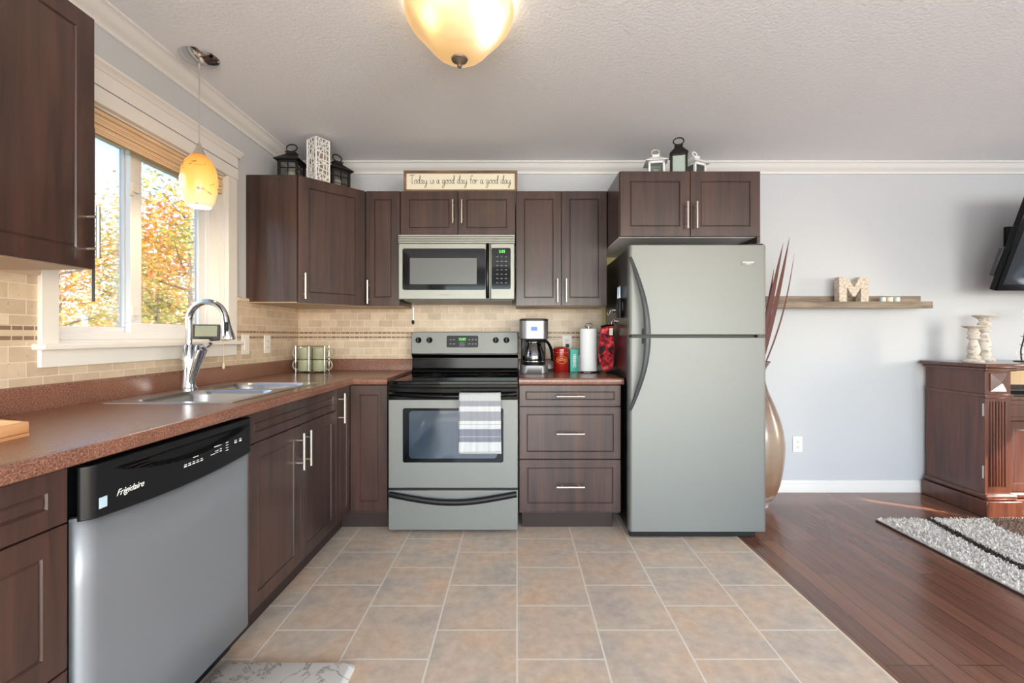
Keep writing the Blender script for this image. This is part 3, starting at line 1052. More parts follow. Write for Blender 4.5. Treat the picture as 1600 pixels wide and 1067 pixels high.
mb = MB()
mb.grid(lambda u, v: (dwx(dy0 + (dy1 - dy0) * u) - 0.012, dy0 + (dy1 - dy0) * u, 0.105 + (arc_bot(dy0 + (dy1 - dy0) * u) + 0.006 - 0.105) * v), 48, 4)
part('door', mb, 'steel_d', dw, solid=0.02, label='flat stainless door')


def dwp(u, v):
    y_ = dy0 + (dy1 - dy0) * u
    z0, z1 = arc_bot(y_), 0.856
    z_ = z0 + (z1 - z0) * v
    top = 0.838
    lens = 0.838 - 0.046 * max(0.0, math.sin(PI * min(1, max(0, (u - 0.10) / 0.88)))) ** 0.8
    x_ = dwx(y_) + 0.006
    if lens < z_ < top and 0.10 < u < 0.98:
        x_ -= 0.020 * min(1.0, (top - z_) / 0.012) * min(1.0, (z_ - lens) / 0.01 + 0.3)
    return (x_, y_, z_)


mb = MB()
mb.grid(dwp, 120, 50)
pan = part('control_panel', mb, 'black', dw, solid=0.004, label='black curved control panel')
part('control_panel_top', MB().box(XD - 0.052, XD - 0.004, dy0 + 0.02, dy1 - 0.02, 0.846, 0.8555), 'black', pan)
mb = MB()
for k in range(4):
    mb.box(XD - 0.012, XD + 0.0015, 1.06 + 0.018 * (3 - k), 1.18, 0.800 + 0.008 * k, 0.8025 + 0.008 * k)
part('vent_slats', mb, 'darkmetal', pan)
FDW = F_left(XD + 0.0082, 0)
text_part('brand_lettering', 'Frigidaire', 0.022, 'lettering', pan, FDW @ Matrix.Translation((1.105, 0.772, 0)), shear=0.45, offset=0.0, sx=0.95)
marks = []
for k in range(5):
    marks += [(1.283 + k * 0.0165, 0.7705, 0.011, 0.003), (1.284 + k * 0.0165, 0.7765, 0.009, 0.002)]
marks += [(1.32, 0.789, 0.02, 0.002), (1.395, 0.776, 0.018, 0.002), (1.415, 0.783, 0.016, 0.002), (1.417, 0.777, 0.013, 0.002), (1.438, 0.777, 0.008, 0.003),
          (1.438, 0.784, 0.008, 0.003), (1.415, 0.797, 0.03, 0.002)]
marks += [(1.467, 0.772 + 0.0085 * k, 0.012, 0.002) for k in range(4)]
for u_ in (1.512, 1.538):
    marks += [(u_, 0.786, 0.012, 0.005), (u_, 0.794, 0.012, 0.002)]
for (u_, v_, w_, h_) in marks:
    part('button_marking', MB(FDW).box(u_, u_ + w_, v_, v_ + h_, -0.003, 0.0006), 'lettering', pan)
part('energy_sticker', MB(FDW).box(1.022, 1.042, 0.752, 0.777, -0.001, 0.0006), 'marker', pan, label='small pale blue sticker')
part('toe_panel', MB().box(-1.06, -1.045, dy0 + 0.01, dy1 - 0.01, 0.012, 0.10), 'black', dw)

# ------------------------------------------------------------------ range
rg = thing('kitchen_range', 'freestanding stainless electric range with black glass cooktop', 'stove', (-0.374, 2.9, 0))
rx0, rx1 = -0.7545, 0.0075
RF = 2.585
part('body', MB().box(rx0 + 0.002, rx1 - 0.002, RF + 0.045, 3.22, 0.03, 0.862), 'black', rg)
mb = MB()
mb.box(rx0, rx1, RF + 0.012, 3.19, 0.863, 0.8905)
ck = part('cooktop', mb, 'blackglass', rg, bevel=0.006, seg=3, label='black glass cooktop')
part('cooktop_trim', MB().box(rx0 + 0.002, rx1 - 0.002, RF + 0.004, RF + 0.020, 0.850, 0.872), 'blackgloss', ck, bevel=0.004)
for bx, by, br_ in ((-0.56, 2.80, 0.10), (-0.19, 2.80, 0.08), (-0.56, 3.05, 0.075), (-0.19, 3.05, 0.10)):
    part('burner_ring', MB().lathe([(br_, 0), (br_, 0.0003), (br_ - 0.003, 0.0003), (br_ - 0.003, 0)], (bx, by, 0.8905), 40, cap0=False, cap1=False), 'charcoal', ck)
Fr = F_back(0, RF + 0.03)
dr = part('oven_door', MB(Fr).box(rx0 + 0.003, rx1 - 0.003, 0.266, 0.845, 0, 0.03), 'steel', rg, bevel=0.004)
part('door_top_band', MB(Fr).box(rx0 + 0.004, rx1 - 0.004, 0.781, 0.846, 0.0295, 0.034), 'blackgloss', dr, bevel=0.002, label='glossy black strip across the top of the oven door')
wn_ = MB(Fr)
wn_.ring_loft([[(a, b, 0.0290) for a, b in rrect(-0.667, -0.080, 0.416, 0.733, 0.012)], [(a, b, 0.0320) for a, b in rrect(-0.667, -0.080, 0.416, 0.733, 0.012)]])
ow = part('oven_window', wn_, 'blackglass', dr, label='dark glass oven window')
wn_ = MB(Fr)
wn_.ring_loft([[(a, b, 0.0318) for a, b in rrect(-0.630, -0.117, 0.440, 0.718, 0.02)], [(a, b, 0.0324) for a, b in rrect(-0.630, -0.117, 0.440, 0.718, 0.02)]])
part('inner_pane', wn_, mat('oven_glass_reflection', srgb(34, 54, 70), 0.05, spec=1.0), dr)  # bluish window reflection is put into the glass colour
hp = []
for k in range(21):
    u = k / 20
    hp.append((rx0 + 0.012 + (rx1 - rx0 - 0.024) * u, RF - 0.012 - 0.030 * math.sin(PI * u) ** 0.6, 0.818 - 0.012 * math.sin(PI * u)))
part('oven_handle', MB().tube(hp, 0.013, 14, flat=0.9), 'blackgloss', dr, label='black bowed oven handle')
for xa in (rx0 + 0.010, rx1 - 0.040):
    part('handle_mount', MB().box(xa, xa + 0.030, RF - 0.014, RF, 0.800, 0.836), 'blackgloss', dr, bevel=0.004)
ws = part('storage_drawer', MB(Fr).box(rx0 + 0.003, rx1 - 0.003, 0.020, 0.253, 0, 0.03), 'steel', rg, bevel=0.004)
part('drawer_gap', MB(Fr).box(rx0 + 0.003, rx1 - 0.003, 0.2535, 0.2655, 0, 0.018), 'black', rg)
hp, hr = [], []
for k in range(25):
    u = k / 24
    hp.append((rx0 + 0.012 + (rx1 - rx0 - 0.024) * u, RF - 0.006 - 0.018 * math.sin(PI * u) ** 0.5, 0.232 - 0.042 * math.sin(PI * u) ** 1.2))
    hr.append(0.018)
part('drawer_handle', MB().tube(hp, hr, 12, flat=0.8), 'black', ws, label='black bowed drawer handle')
part('levelling_foot', MB().cyl((rx0 + 0.05, RF + 0.07, 0), (rx0 + 0.05, RF + 0.07, 0.03), 0.015), 'black', rg)
part('levelling_foot', MB().cyl((rx1 - 0.05, RF + 0.07, 0), (rx1 - 0.05, RF + 0.07, 0.03), 0.015), 'black', rg)
part('levelling_foot', MB().cyl((rx0 + 0.05, 3.18, 0), (rx0 + 0.05, 3.18, 0.03), 0.015), 'black', rg)
part('levelling_foot', MB().cyl((rx1 - 0.05, 3.18, 0), (rx1 - 0.05, 3.18, 0.03), 0.015), 'black', rg)
# backguard
bgd = part('backguard', MB().prism([(3.185, 0.890), (3.160, 0.895), (3.165, 0.912), (3.178, 0.925), (3.178, 1.0), (3.150, 1.020), (3.150, 1.03), (3.235, 1.03), (3.235, 0.890)], rx0 + 0.002, rx1 - 0.002, 'x'), 'blackgloss', rg, bevel=0.002)
Fb = frame((0, 3.158, 1.025), (1, 0, 0), (0, 0.10, 0.995), (0, -0.995, 0.10))
mb = MB(Fb)
r0 = rrect(rx0, rx1, 0.0, 0.160, 0.018)
r1 = rrect(rx0 + 0.005, rx1 - 0.005, 0.005, 0.155, 0.014)
mb.ring_loft([[(a, b, -0.045) for a, b in r0], [(a, b, 0.004) for a, b in r0], [(a, b, 0.009) for a, b in r1]])
cp = part('control_fascia', mb, 'steel', rg, label='stainless control fascia')
mb = MB(Fb)
q = rrect(-0.503, -0.277, 0.048, 0.132, 0.010)
mb.ring_loft([[(a, b, 0.008) for a, b in q], [(a, b, 0.0105) for a, b in q]])
dsp = part('display_panel', mb, 'black', rg, label='dark display panel')
text_part('clock_digits', '12:03', 0.024, 'green_led', dsp, Fb @ Matrix.Translation((-0.392, 0.106, 0.0108)), offset=0.0003)
for r_ in range(2):
    for u_ in (-0.474, -0.450, -0.340, -0.317, -0.295):
        part('button_marking', MB(Fb).box(u_ - 0.006, u_ + 0.006, 0.070 + r_ * 0.030, 0.076 + r_ * 0.030, 0.0100, 0.0110), 'greyprint', dsp)
for k in range(4):
    part('display_line', MB(Fb).box(-0.412, -0.375 + 0.004 * (k % 2), 0.056 + k * 0.009, 0.0585 + k * 0.009, 0.0100, 0.0110), 'greyprint', dsp)
text_part('brand_lettering', 'F R I G I D A I R E', 0.010, 'greyprint', cp, Fb @ Matrix.Translation((-0.389, 0.030, 0.0092)))
for kx in (-0.703, -0.625, -0.152, -0.076):
    mb = MB(Fb)
    c_ = (kx, 0.100)
    n_ = 24
    rings = [[(c_[0] + r_ * math.cos(2 * PI * k / n_), c_[1] + r_ * math.sin(2 * PI * k / n_), w_) for k in range(n_)] for r_, w_ in ((0.021, 0.009), (0.021, 0.013), (0.018, 0.016), (0.016, 0.028), (0.013, 0.031))]
    mb.ring_loft(rings)
    kn = part('knob', mb, 'blackgloss', rg, label='black control knob')
    part('knob_grip', MB(Fb).box(kx - 0.0035, kx + 0.0035, 0.083, 0.120, 0.028, 0.037), 'charcoal', kn, bevel=0.001)

# towel on the oven handle
hy, hz = RF - 0.040, 0.809
mb = MB()
tw0, tw1 = -0.331, -0.094


def towel(u, v):
    x_ = tw0 + (tw1 - tw0) * u
    s = v * 0.712
    rr = 0.0185
    # path: behind bar up, over, down in front
    Lb = 0.336
    if s < Lb:
        y_, z_ = hy + rr - 0.0, hz - (Lb - s)
    elif s < Lb + PI * rr:
        a = (s - Lb) / rr
        y_, z_ = hy + rr * math.cos(a), hz + rr * math.sin(a)
    else:
        y_, z_ = hy - rr, hz - (s - Lb - PI * rr)
    w = 0.004 * math.sin(u * 13 + 1.0) * min(1.0, abs(hz - z_) * 5) + 0.002 * math.sin(u * 31)
    if y_ > hy:
        y_ = min(y_ + 0.0 * w, RF - 0.006)
    else:
        y_ -= abs(w)
    x_ += (0.003 if u > 0.5 else -0.003) * min(1.0, abs(hz - z_) * 3)
    z_ -= 0.006 * (0.5 - u) if y_ < hy else 0
    return (x_, y_, z_)


mb.grid(towel, 30, 90)
tag(part('dish_towel', mb, 'towel', solid=0.003, recalc=False), 'grey and white striped dish towel hanging on the oven handle', 'towel')

# ------------------------------------------------------------------ microwave
mw = thing('microwave', 'stainless over-the-range microwave mounted above the stove', 'microwave', (-0.39, 3.0, 1.392))
mx0, mx1 = -0.7695, -0.0165
MF = 2.872
part('body', MB().box(mx0 + 0.012, mx1 - 0.004, MF + 0.035, YB - 0.009, 1.398, 1.812), 'charcoal', mw)
Fm = F_back(0, MF + 0.034)
part('bottom_plate', MB().box(mx0 + 0.02, mx1 - 0.015, MF + 0.06, YB - 0.012, 1.386, 1.3975), 'greyprint', mw, bevel=0.004)
md = part('door', MB(Fm).box(mx0, -0.1735, 1.392, 1.755, 0, 0.034), 'steel_l', mw, bevel=0.005)
cpm = part('control_side', MB(Fm).box(-0.1725, mx1, 1.392, 1.755, 0, 0.034), 'steel_l', mw, bevel=0.005)
mb = MB(Fm)
q = rrect(-0.743, -0.205, 1.453, 1.722, 0.012)
mb.ring_loft([[(a, b, 0.033) for a, b in q], [(a, b, 0.0355) for a, b in q]])
mwn = part('door_window', mb, 'blackglass', md, label='black glass door window')
mb = MB(Fm)
q = rrect(-0.695, -0.262, 1.490, 1.660, 0.004)
mb.ring_loft([[(a, b, 0.0350) for a, b in q], [(a, b, 0.0362) for a, b in q]])
part('mesh_screen', mb, mat('microwave_mesh', srgb(96, 100, 100), 0.3), md, label='grey mesh screen')
mb = MB(Fm)
q = rrect(-0.166, -0.042, 1.458, 1.725, 0.010)
mb.ring_loft([[(a, b, 0.033) for a, b in q], [(a, b, 0.0355) for a, b in q]])
kp = part('keypad', mb, 'blackglass', mw, label='black glass keypad')
text_part('clock_digits', '2:03', 0.024, 'green_led', kp, Fm @ Matrix.Translation((-0.098, 1.702, 0.0357)), offset=0.0003)
for r_ in range(7):
    for k in range(3):
        part('button_marking', MB(Fm).box(-0.135 + k * 0.028, -0.122 + k * 0.028, 1.665 - r_ * 0.028, 1.669 - r_ * 0.028, 0.035, 0.0358), 'greyprint', kp)
hpp = [(-0.1905 + 0.0, MF - 0.004 - 0.030 * math.sin(PI * k / 16) ** 0.6, 1.402 + 0.345 * k / 16) for k in range(17)]
part('door_handle', MB().tube(hpp, 0.0115, 14), 'blackgloss', md, label='black curved door handle')
text_part('brand_lettering', 'FRIGIDAIRE', 0.012, 'greyprint', md, Fm @ Matrix.Translation((-0.47, 1.422, 0.0343)))
mb = MB(Fm)
for k in range(4):
    mb.box(mx0 - 0.002, mx1 + 0.002, 1.757 + k * 0.0145, 1.768 + k * 0.0145, 0, 0.034 - 0.001 * (k % 2))
mb.box(mx0 + 0.002, mx1 - 0.002, 1.755, 1.812, -0.01, 0.022)
part('vent_grille', mb, 'steel_l', mw, bevel=0.002)

# ------------------------------------------------------------------ fridge
fr = thing('refrigerator', 'stainless top-freezer refrigerator with black sides', 'refrigerator', (1.02, 2.9, 0))
gx0, gx1, GF = 0.636, 1.416, 2.510
part('case', MB().box(gx0 + 0.004, gx1 - 0.006, GF + 0.062, 3.20, 0.03, 1.660), 'fridgeside', fr, bevel=0.006)
part('grille', MB().box(gx0 + 0.01, gx1 - 0.05, GF + 0.030, GF + 0.06, 0.004, 0.048), 'black', fr, bevel=0.003)


def fdoor(z0, z1):
    d_ = 0.055
    cr = 0.022
    pl = []
    for k in range(7):
        a = PI / 2 * k / 6
        pl.append((gx0 + cr - cr * math.sin(a) if False else gx0 + cr * (1 - math.cos(a)), GF + cr * (1 - math.sin(a))))
    pl2 = [(gx1 - (p[0] - gx0), p[1]) for p in reversed(pl)]
    poly_ = [(gx0, GF + d_)] + pl + pl2 + [(gx1, GF + d_)]
    return MB().prism(poly_, z0, z1)


fz = part('freezer_door', fdoor(1.160, 1.672), 'steel', fr, bevel=0.004, label='upper freezer door')
fd = part('fridge_door', fdoor(0.042, 1.146), 'steel', fr, bevel=0.004, label='tall lower door')
part('door_gap', MB().box(gx0 + 0.02, gx1 - 0.02, GF + 0.03, GF + 0.061, 1.147, 1.159), 'black', fr)
part('hinge', MB().box(gx1 - 0.10, gx1 - 0.01, GF + 0.02, GF + 0.10, 1.672, 1.682), 'black', fr, bevel=0.003)
part('middle_hinge', MB().box(gx1 - 0.05, gx1 - 0.004, GF + 0.006, GF + 0.05, 1.1475, 1.1585), 'charcoal', fr)
part('badge', MB(F_back(0, GF + 0.001)).box(1.268, 1.352, 1.556, 1.578, 0, 0.003), 'greyprint', fz, bevel=0.001)
text_part('brand_lettering', 'FRIGIDAIRE', 0.0125, 'nickel', fz, F_back(1.31, GF - 0.0022, 1.5705))
text_part('model_lettering', 'GALLERY', 0.008, 'nickel', fz, F_back(1.31, GF - 0.0022, 1.5615))


def fhandle(z0, z1, zstand, name, par):
    # curved blade: starts at the door edge, sweeps out to the split
    pts_, rs_ = [], []
    for k in range(17):
        u = k / 16
        x_ = gx0 + 0.004 + 0.083 * math.sin(PI / 2 * u) ** 0.95
        y_ = GF - 0.004 - 0.048 * math.sin(PI / 2 * min(1, u * 1.25))
        z_ = z0 + (z1 - z0) * u
        pts_.append((x_, y_, z_))
        rs_.append(0.009 + 0.011 * u)
    hmb = MB().tube(pts_, rs_, 12, flat=0.7, up=(1, 0, 0))
    hmb.box(gx0 + 0.070, gx0 + 0.095, GF - 0.045, GF + 0.004, min(z1, z1 + zstand), max(z1, z1 + zstand))
    return part(name, hmb, 'charcoal', par, label='dark grey curved handle')


fhandle(1.600, 1.164, 0.03, 'door_handle', fz)
fhandle(0.735, 1.142, -0.03, 'door_handle', fd)
for x_, y_ in ((gx0 + 0.06, GF + 0.12), (gx1 - 0.06, GF + 0.12), (gx0 + 0.06, 3.15), (gx1 - 0.06, 3.15)):
    part('roller', MB().cyl((x_ - 0.012, y_, 0.0155), (x_ + 0.012, y_, 0.0155), 0.0155), 'black', fr)

# ------------------------------------------------------------------ things on and beside the counter
# coffee maker
cfx, cfy = 0.113, 3.035
cm = thing('coffee_maker', 'stainless and black drip coffee maker beside the stove', 'coffee maker', (cfx, cfy, CT))


def rbox_rings(x0, x1, y0, y1, r, zs):
    return [[(a, b, z_) for a, b in rrect(x0 + i_, x1 - i_, y0 + i_, y1 - i_, r)] for z_, i_ in zs]


part('base', MB().ring_loft(rbox_rings(cfx - 0.094, cfx + 0.094, cfy - 0.11, cfy + 0.13, 0.05, [(CT, 0.003), (CT + 0.004, 0), (CT + 0.052, 0), (CT + 0.056, 0.006)])), 'steel_c', cm)
part('column', MB().box(cfx - 0.085, cfx + 0.085, cfy + 0.055, cfy + 0.13, CT + 0.054, CT + 0.24), 'black', cm, bevel=0.008)
ch = part('brew_housing', MB().ring_loft(rbox_rings(cfx - 0.096, cfx + 0.096, cfy - 0.10, cfy + 0.13, 0.05, [(CT + 0.225, 0.008), (CT + 0.232, 0), (CT + 0.350, 0), (CT + 0.353, 0.003)])), 'steel_c', cm)
part('lid', MB().ring_loft(rbox_rings(cfx - 0.097, cfx + 0.097, cfy - 0.101, cfy + 0.13, 0.05, [(CT + 0.353, 0), (CT + 0.361, 0), (CT + 0.366, 0.01)])), 'black', cm)
Fc = F_back(cfx, cfy - 0.1002)
part('lcd_display', MB(Fc).box(-0.020, 0.020, CT + 0.285, CT + 0.310, -0.004, 0.002), 'blue_led', ch, bevel=0.001, label='small blue display')
mb = MB(Fc)
for k in range(5):
    mb.cyl((-0.042 + k * 0.021, CT + 0.264, -0.002), (-0.042 + k * 0.021, CT + 0.264, 0.004), 0.0055, n=12)
part('buttons', mb, 'lettering', ch)
part('hotplate', MB().lathe([(0.075, 0), (0.075, 0.004)], (cfx, cfy - 0.025, CT + 0.056), 32), 'black', cm)
cfp = [(0.062, 0.0), (0.072, 0.01), (0.076, 0.04), (0.070, 0.08), (0.055, 0.125), (0.050, 0.14), (0.055, 0.150)]
caf = part('carafe', MB().lathe(cfp, (cfx, cfy - 0.028, CT + 0.0605), 32, cap1=False), 'carafe', cm, solid=0.002, label='glass carafe')
part('carafe_lid', MB().lathe([(0.056, 0.150), (0.057, 0.158), (0.02, 0.163)], (cfx, cfy - 0.028, CT + 0.0605), 24), 'black', caf)
part('carafe_band', MB().lathe([(0.0735, 0.014), (0.076, 0.022)], (cfx, cfy - 0.028, CT + 0.0605), 32, cap0=False, cap1=False), 'chrome', caf, solid=0.002)
hh = catmull([(cfx + 0.048, cfy - 0.05, CT + 0.215), (cfx + 0.085, cfy - 0.075, CT + 0.212), (cfx + 0.112, cfy - 0.088, CT + 0.165), (cfx + 0.122, cfy - 0.092, CT + 0.10), (cfx + 0.118, cfy - 0.092, CT + 0.085)])
part('carafe_handle', MB().tube(hh, 0.009, 10, flat=1.5), 'blackgloss', caf)

# red tin
tx, ty = 0.309, 3.115
tn = thing('red_tin', 'round red tin with gold oval emblem beside the coffee maker', 'tin', (tx, ty, CT))
part('can', MB().lathe([(0.052, 0), (0.054, 0.003), (0.054, 0.145), (0.056, 0.147)], (tx, ty, CT), 40), 'redtin', tn)
part('lid', MB().lathe([(0.057, 0.147), (0.057, 0.160), (0.045, 0.170), (0.02, 0.176)], (tx, ty, CT), 40), 'redtin', tn)


def on_cyl(u, v, r, cx, cy):
    a = u / r
    return (cx + r * math.sin(a), cy - r * math.cos(a), v)


mb = MB()
ell = [on_cyl(0.040 * math.cos(2 * PI * k / 40), CT + 0.083 + 0.024 * math.sin(2 * PI * k / 40), 0.0545, tx, ty) for k in range(40)]
mb.tube(ell, 0.0013, 6, closed=True)
for wv in (0.090, 0.079):
    pts_ = [on_cyl(-0.030 + 0.060 * k / 40, CT + wv + 0.0045 * math.sin(k * 1.15) + 0.004 * math.cos(k * 0.16 - 3), 0.0545, tx, ty) for k in range(41)]
    mb.tube(pts_, 0.0011, 5)
for k in range(7):
    p = on_cyl(-0.045 + 0.015 * k, CT + 0.135, 0.0548, tx, ty)
    mb.tube([(p[0], p[1], p[2] - 0.002), (p[0], p[1], p[2] + 0.002)], 0.0025, 6)
part('emblem', mb, 'gold', tn, label='gold oval emblem with flowing script')

# teal box
bx0, bx1 = 0.372, 0.428
tb = thing('teal_box', 'upright teal carton with white lettering beside the red tin', 'box', (0.40, 3.12, CT))
part('carton', MB().box(bx0, bx1, 3.095, 3.135, CT, CT + 0.158), 'teal', tb, bevel=0.001)
text_part('carton_lettering', 'VERISMO', 0.030, 'lettering', tb, frame(((bx0 + bx1) / 2, 3.0945, CT + 0.078), (0, 0, -1), (1, 0, 0), (0, -1, 0)), offset=0.0006, sx=0.78)

sb = thing('small_carton', 'small white carton behind the paper towel roll', 'box', (0.447, 3.14, CT))
part('carton', MB().box(0.432, 0.478, 3.12, 3.16, CT, CT + 0.115), 'plate', sb, bevel=0.001)
mb = MB(F_back(0, 3.1200))
for k in range(4):
    mb.box(0.437, 0.450 + 0.003 * (k % 2), CT + 0.055 + k * 0.012, CT + 0.059 + k * 0.012, 0, 0.0006)
part('printed_marks', mb, 'greyprint', sb)

# paper towel holder + roll
px_, py_ = 0.487, 3.02
ph = thing('paper_towel_holder', 'chrome upright paper towel holder near the fridge', 'holder', (px_, py_, CT))
part('base', MB().lathe([(0.074, 0), (0.076, 0.004), (0.072, 0.010), (0.02, 0.012)], (px_, py_, CT), 40), 'chrome', ph)
part('rod', MB().cyl((px_, py_, CT + 0.01), (px_, py_, CT + 0.315), 0.005), 'chrome', ph)
mb = MB()
mb.tube([(px_ + 0.026 * math.cos(2 * PI * k / 24), py_, CT + 0.322 + 0.014 * math.sin(2 * PI * k / 24)) for k in range(24)], 0.0032, 8, closed=True)
part('loop', mb, 'chrome', ph)
pr = MB().lathe([(0.020, 0.0), (0.057, 0.0), (0.058, 0.002), (0.058, 0.283), (0.057, 0.285), (0.020, 0.285)], (px_, py_, CT + 0.013), 40, cap0=False, cap1=False)
tag(part('paper_towel_roll', pr, 'paper'), 'full white paper towel roll standing on its chrome holder', 'paper towel')

# oven mitt hanging on the fridge side
mtx, mty, mtz = 0.583, 2.88, 0.925
om = thing('oven_mitt', 'red and black patterned oven mitt hanging on the fridge side', 'oven mitt', (mtx, mty, mtz))
outl = [(-0.036, 0.29), (0.038, 0.30), (0.048, 0.20), (0.050, 0.10), (0.040, 0.03), (0.010, 0.0), (-0.030, 0.02), (-0.052, 0.09), (-0.050, 0.20)]
outl = [(p.x, p.y) for p in catmull(outl + [outl[0]], 4)][:-1]
mb = MB()
cxm, czm = 0.0, 0.16
rings = []
for sc_, dd in ((0.0, -0.026), (0.45, -0.024), (0.8, -0.016), (1.0, 0.0), (0.8, 0.016), (0.45, 0.022), (0.0, 0.024)):
    s_ = max(sc_, 0.02)
    rings.append([(mtx + cxm + (a - cxm) * s_, mty + dd, mtz + czm + (b - czm) * s_) for a, b in outl])
mb.ring_loft(rings)
part('padded_body', mb, 'mitt', om)
part('cuff_binding', MB().tube([(mtx - 0.038, mty, mtz + 0.290), (mtx, mty - 0.012, mtz + 0.298), (mtx + 0.040, mty, mtz + 0.302)], 0.006, 8, flat=2.4), 'black', om)
part('sewn_tag', MB().box(mtx + 0.012, mtx + 0.034, mty - 0.026, mty - 0.020, mtz + 0.235, mtz + 0.280), 'board', om)
part('hanging_loop', MB().tube(catmull([(mtx + 0.035, mty, mtz + 0.300), (mtx + 0.046, mty, mtz + 0.318), (mtx + 0.052, mty, mtz + 0.302), (mtx + 0.040, mty, mtz + 0.296)]), 0.002, 6), 'black', om)


def mag_hook(loc, label):
    h = thing('magnetic_hook', label, 'hook', loc, group='magnetic hooks on the fridge side')
    x_, y_, z_ = loc
    part('magnet', MB().cyl((0.6399, y_, z_ + 0.02), (0.630, y_, z_ + 0.02), 0.014), 'chrome', h)
    part('hook', MB().tube(catmull([(0.632, y_, z_ + 0.022), (0.618, y_, z_ + 0.018), (0.612, y_, z_ - 0.004), (0.604, y_, z_ - 0.010), (0.596, y_, z_ + 0.004)]), 0.004, 8), 'chrome', h)
    return h


mag_hook((0.62, 2.88, 1.232), 'chrome magnetic hook holding the oven mitt')
mag_hook((0.62, 2.93, 1.305), 'empty chrome magnetic hook above the oven mitt')
for k, (y_, lb) in enumerate(((2.735, 'black stick lighter with chrome tip on the fridge side, farther of two'),
                              (2.690, 'black stick lighter with chrome tip on the fridge side, nearer of two'))):
    li = thing('stick_lighter', lb, 'lighter', (0.624, y_, 1.27), group='stick lighters on the fridge side')
    part('handle_grip', MB().tube([(0.625, y_, 1.265), (0.624, y_, 1.30), (0.624, y_, 1.37), (0.625, y_, 1.385)], [0.010, 0.013, 0.013, 0.009], 12), 'black', li)
    part('metal_tip', MB().cyl((0.625, y_, 1.385), (0.625, y_, 1.455), 0.0075, 0.006, n=12), 'chrome', li)
    part('clip', MB().box(0.630, 0.6398, y_ - 0.006, y_ + 0.006, 1.31, 1.36), 'charcoal', li)

# mugs and rack
rkx, rky = -1.402, 3.035
rk = thing('mug_rack', 'chrome wire rack holding four sage mugs in the counter corner', 'rack', (rkx, rky, CT))
mb = MB()
for sx in (-1, 1):
    for sy in (-1, 1):
        mb.tube([(rkx + sx * 0.098, rky + sy * 0.035, CT + 0.002), (rkx + sx * 0.098, rky + sy * 0.035, CT + 0.182)], 0.0018, 8)
for z_ in (0.012, 0.180):
    mb.tube([(rkx + a, rky + b, CT + z_) for a, b in rrect(-0.098, 0.098, -0.052, 0.052, 0.03)], 0.0018, 8, closed=True)
mb.tube([(rkx, rky - 0.053, CT + 0.012), (rkx, rky - 0.053, CT + 0.18)], 0.0018, 8)
mb.tube([(rkx, rky - 0.052, CT + 0.004), (rkx, rky + 0.052, CT + 0.004)], 0.0018, 8)
mb.tube([(rkx - 0.098, rky, CT + 0.004), (rkx + 0.098, rky, CT + 0.004)], 0.0018, 8)
part('wire_frame', mb, 'chrome', rk)


def make_mug(loc, rz, label):
    g = thing('mug', label, 'mug', loc, group='sage mugs in the wire rack', local=True)
    part('cup', MB().lathe([(0.030, 0.0), (0.040, 0.002), (0.0455, 0.012), (0.0465, 0.078), (0.0445, 0.078), (0.043, 0.014), (0.02, 0.008)], (0, 0, 0), 32), 'sage', g)
    part('handle', MB().tube(catmull([(0.044, 0, 0.066), (0.072, 0, 0.070), (0.084, 0, 0.042), (0.070, 0, 0.014), (0.044, 0, 0.014)]), 0.0046, 8), 'sage', g)
    g.rotation_euler = (0, 0, rz)
    return g


g0 = make_mug((rkx - 0.0505, rky, CT + 0.008), PI, 'sage mug with left-facing handle, lower left in the wire rack')
copy_thing(g0, (rkx + 0.0505, rky, CT + 0.008), 'sage mug with right-facing handle, lower right in the wire rack', 0.0)
copy_thing(g0, (rkx - 0.0505, rky, CT + 0.090), 'sage mug with left-facing handle, upper left in the wire rack', PI)
copy_thing(g0, (rkx + 0.0505, rky, CT + 0.090), 'sage mug with right-facing handle, upper right in the wire rack', 0.0)

# weather display on the sill
wd_ = thing('weather_display', 'small grey digital weather display on the window sill', 'display', (-1.640, 2.335, 1.126), local=True)
wd_.rotation_euler = (0, 0, math.radians(28))
Fw = frame((0, 0, 0), (1, 0, 0), (0, 0.22, 0.975), (0, -0.975, 0.22))
bz = part('housing', MB(Fw).box(-0.062, 0.062, 0.004, 0.090, -0.010, 0.010), 'charcoal', wd_, bevel=0.005)
part('screen', MB(Fw).box(-0.048, 0.048, 0.024, 0.082, 0.0095, 0.0110), 'lcd', bz, label='grey green lcd screen')
part('button_strip', MB(Fw).box(-0.030, 0.030, 0.010, 0.017, 0.0095, 0.0108), 'black', bz)
part('easel_foot', MB().box(-0.03, 0.03, 0.0, 0.035, 0.0, 0.004), 'charcoal', wd_)

# tray
tr_ = thing('serving_tray', 'light wooden tray on the counter, cut by the picture edge', 'tray', (-1.321, 0.876, CT + 0.0003), local=True)
tr_.rotation_euler = (0, 0, math.radians(8))
TW, TL = 0.145, 0.20
part('bottom', MB().box(-TW, TW, -TL, TL, 0, 0.008), 'traywood', tr_)
mb = MB()
mb.box(TW - 0.010, TW, -TL, TL, 0.0085, 0.036)
mb.box(-TW, -TW + 0.010, -TL, TL, 0.0085, 0.036)
for s in (-1, 1):
    tp = [(-TW + 0.0105, 0.0085), (TW - 0.0105, 0.0085)] + [(TW - 0.0105 - (2 * TW - 0.021) * k / 12, 0.036 + 0.012 * math.sin(PI * k / 12)) for k in range(13)]
    mb.prism(tp, s * TL - (0.010 if s > 0 else 0), s * TL + (0 if s > 0 else 0.010), 'y')
part('rim_walls', mb, 'traywood', tr_, bevel=0.002)

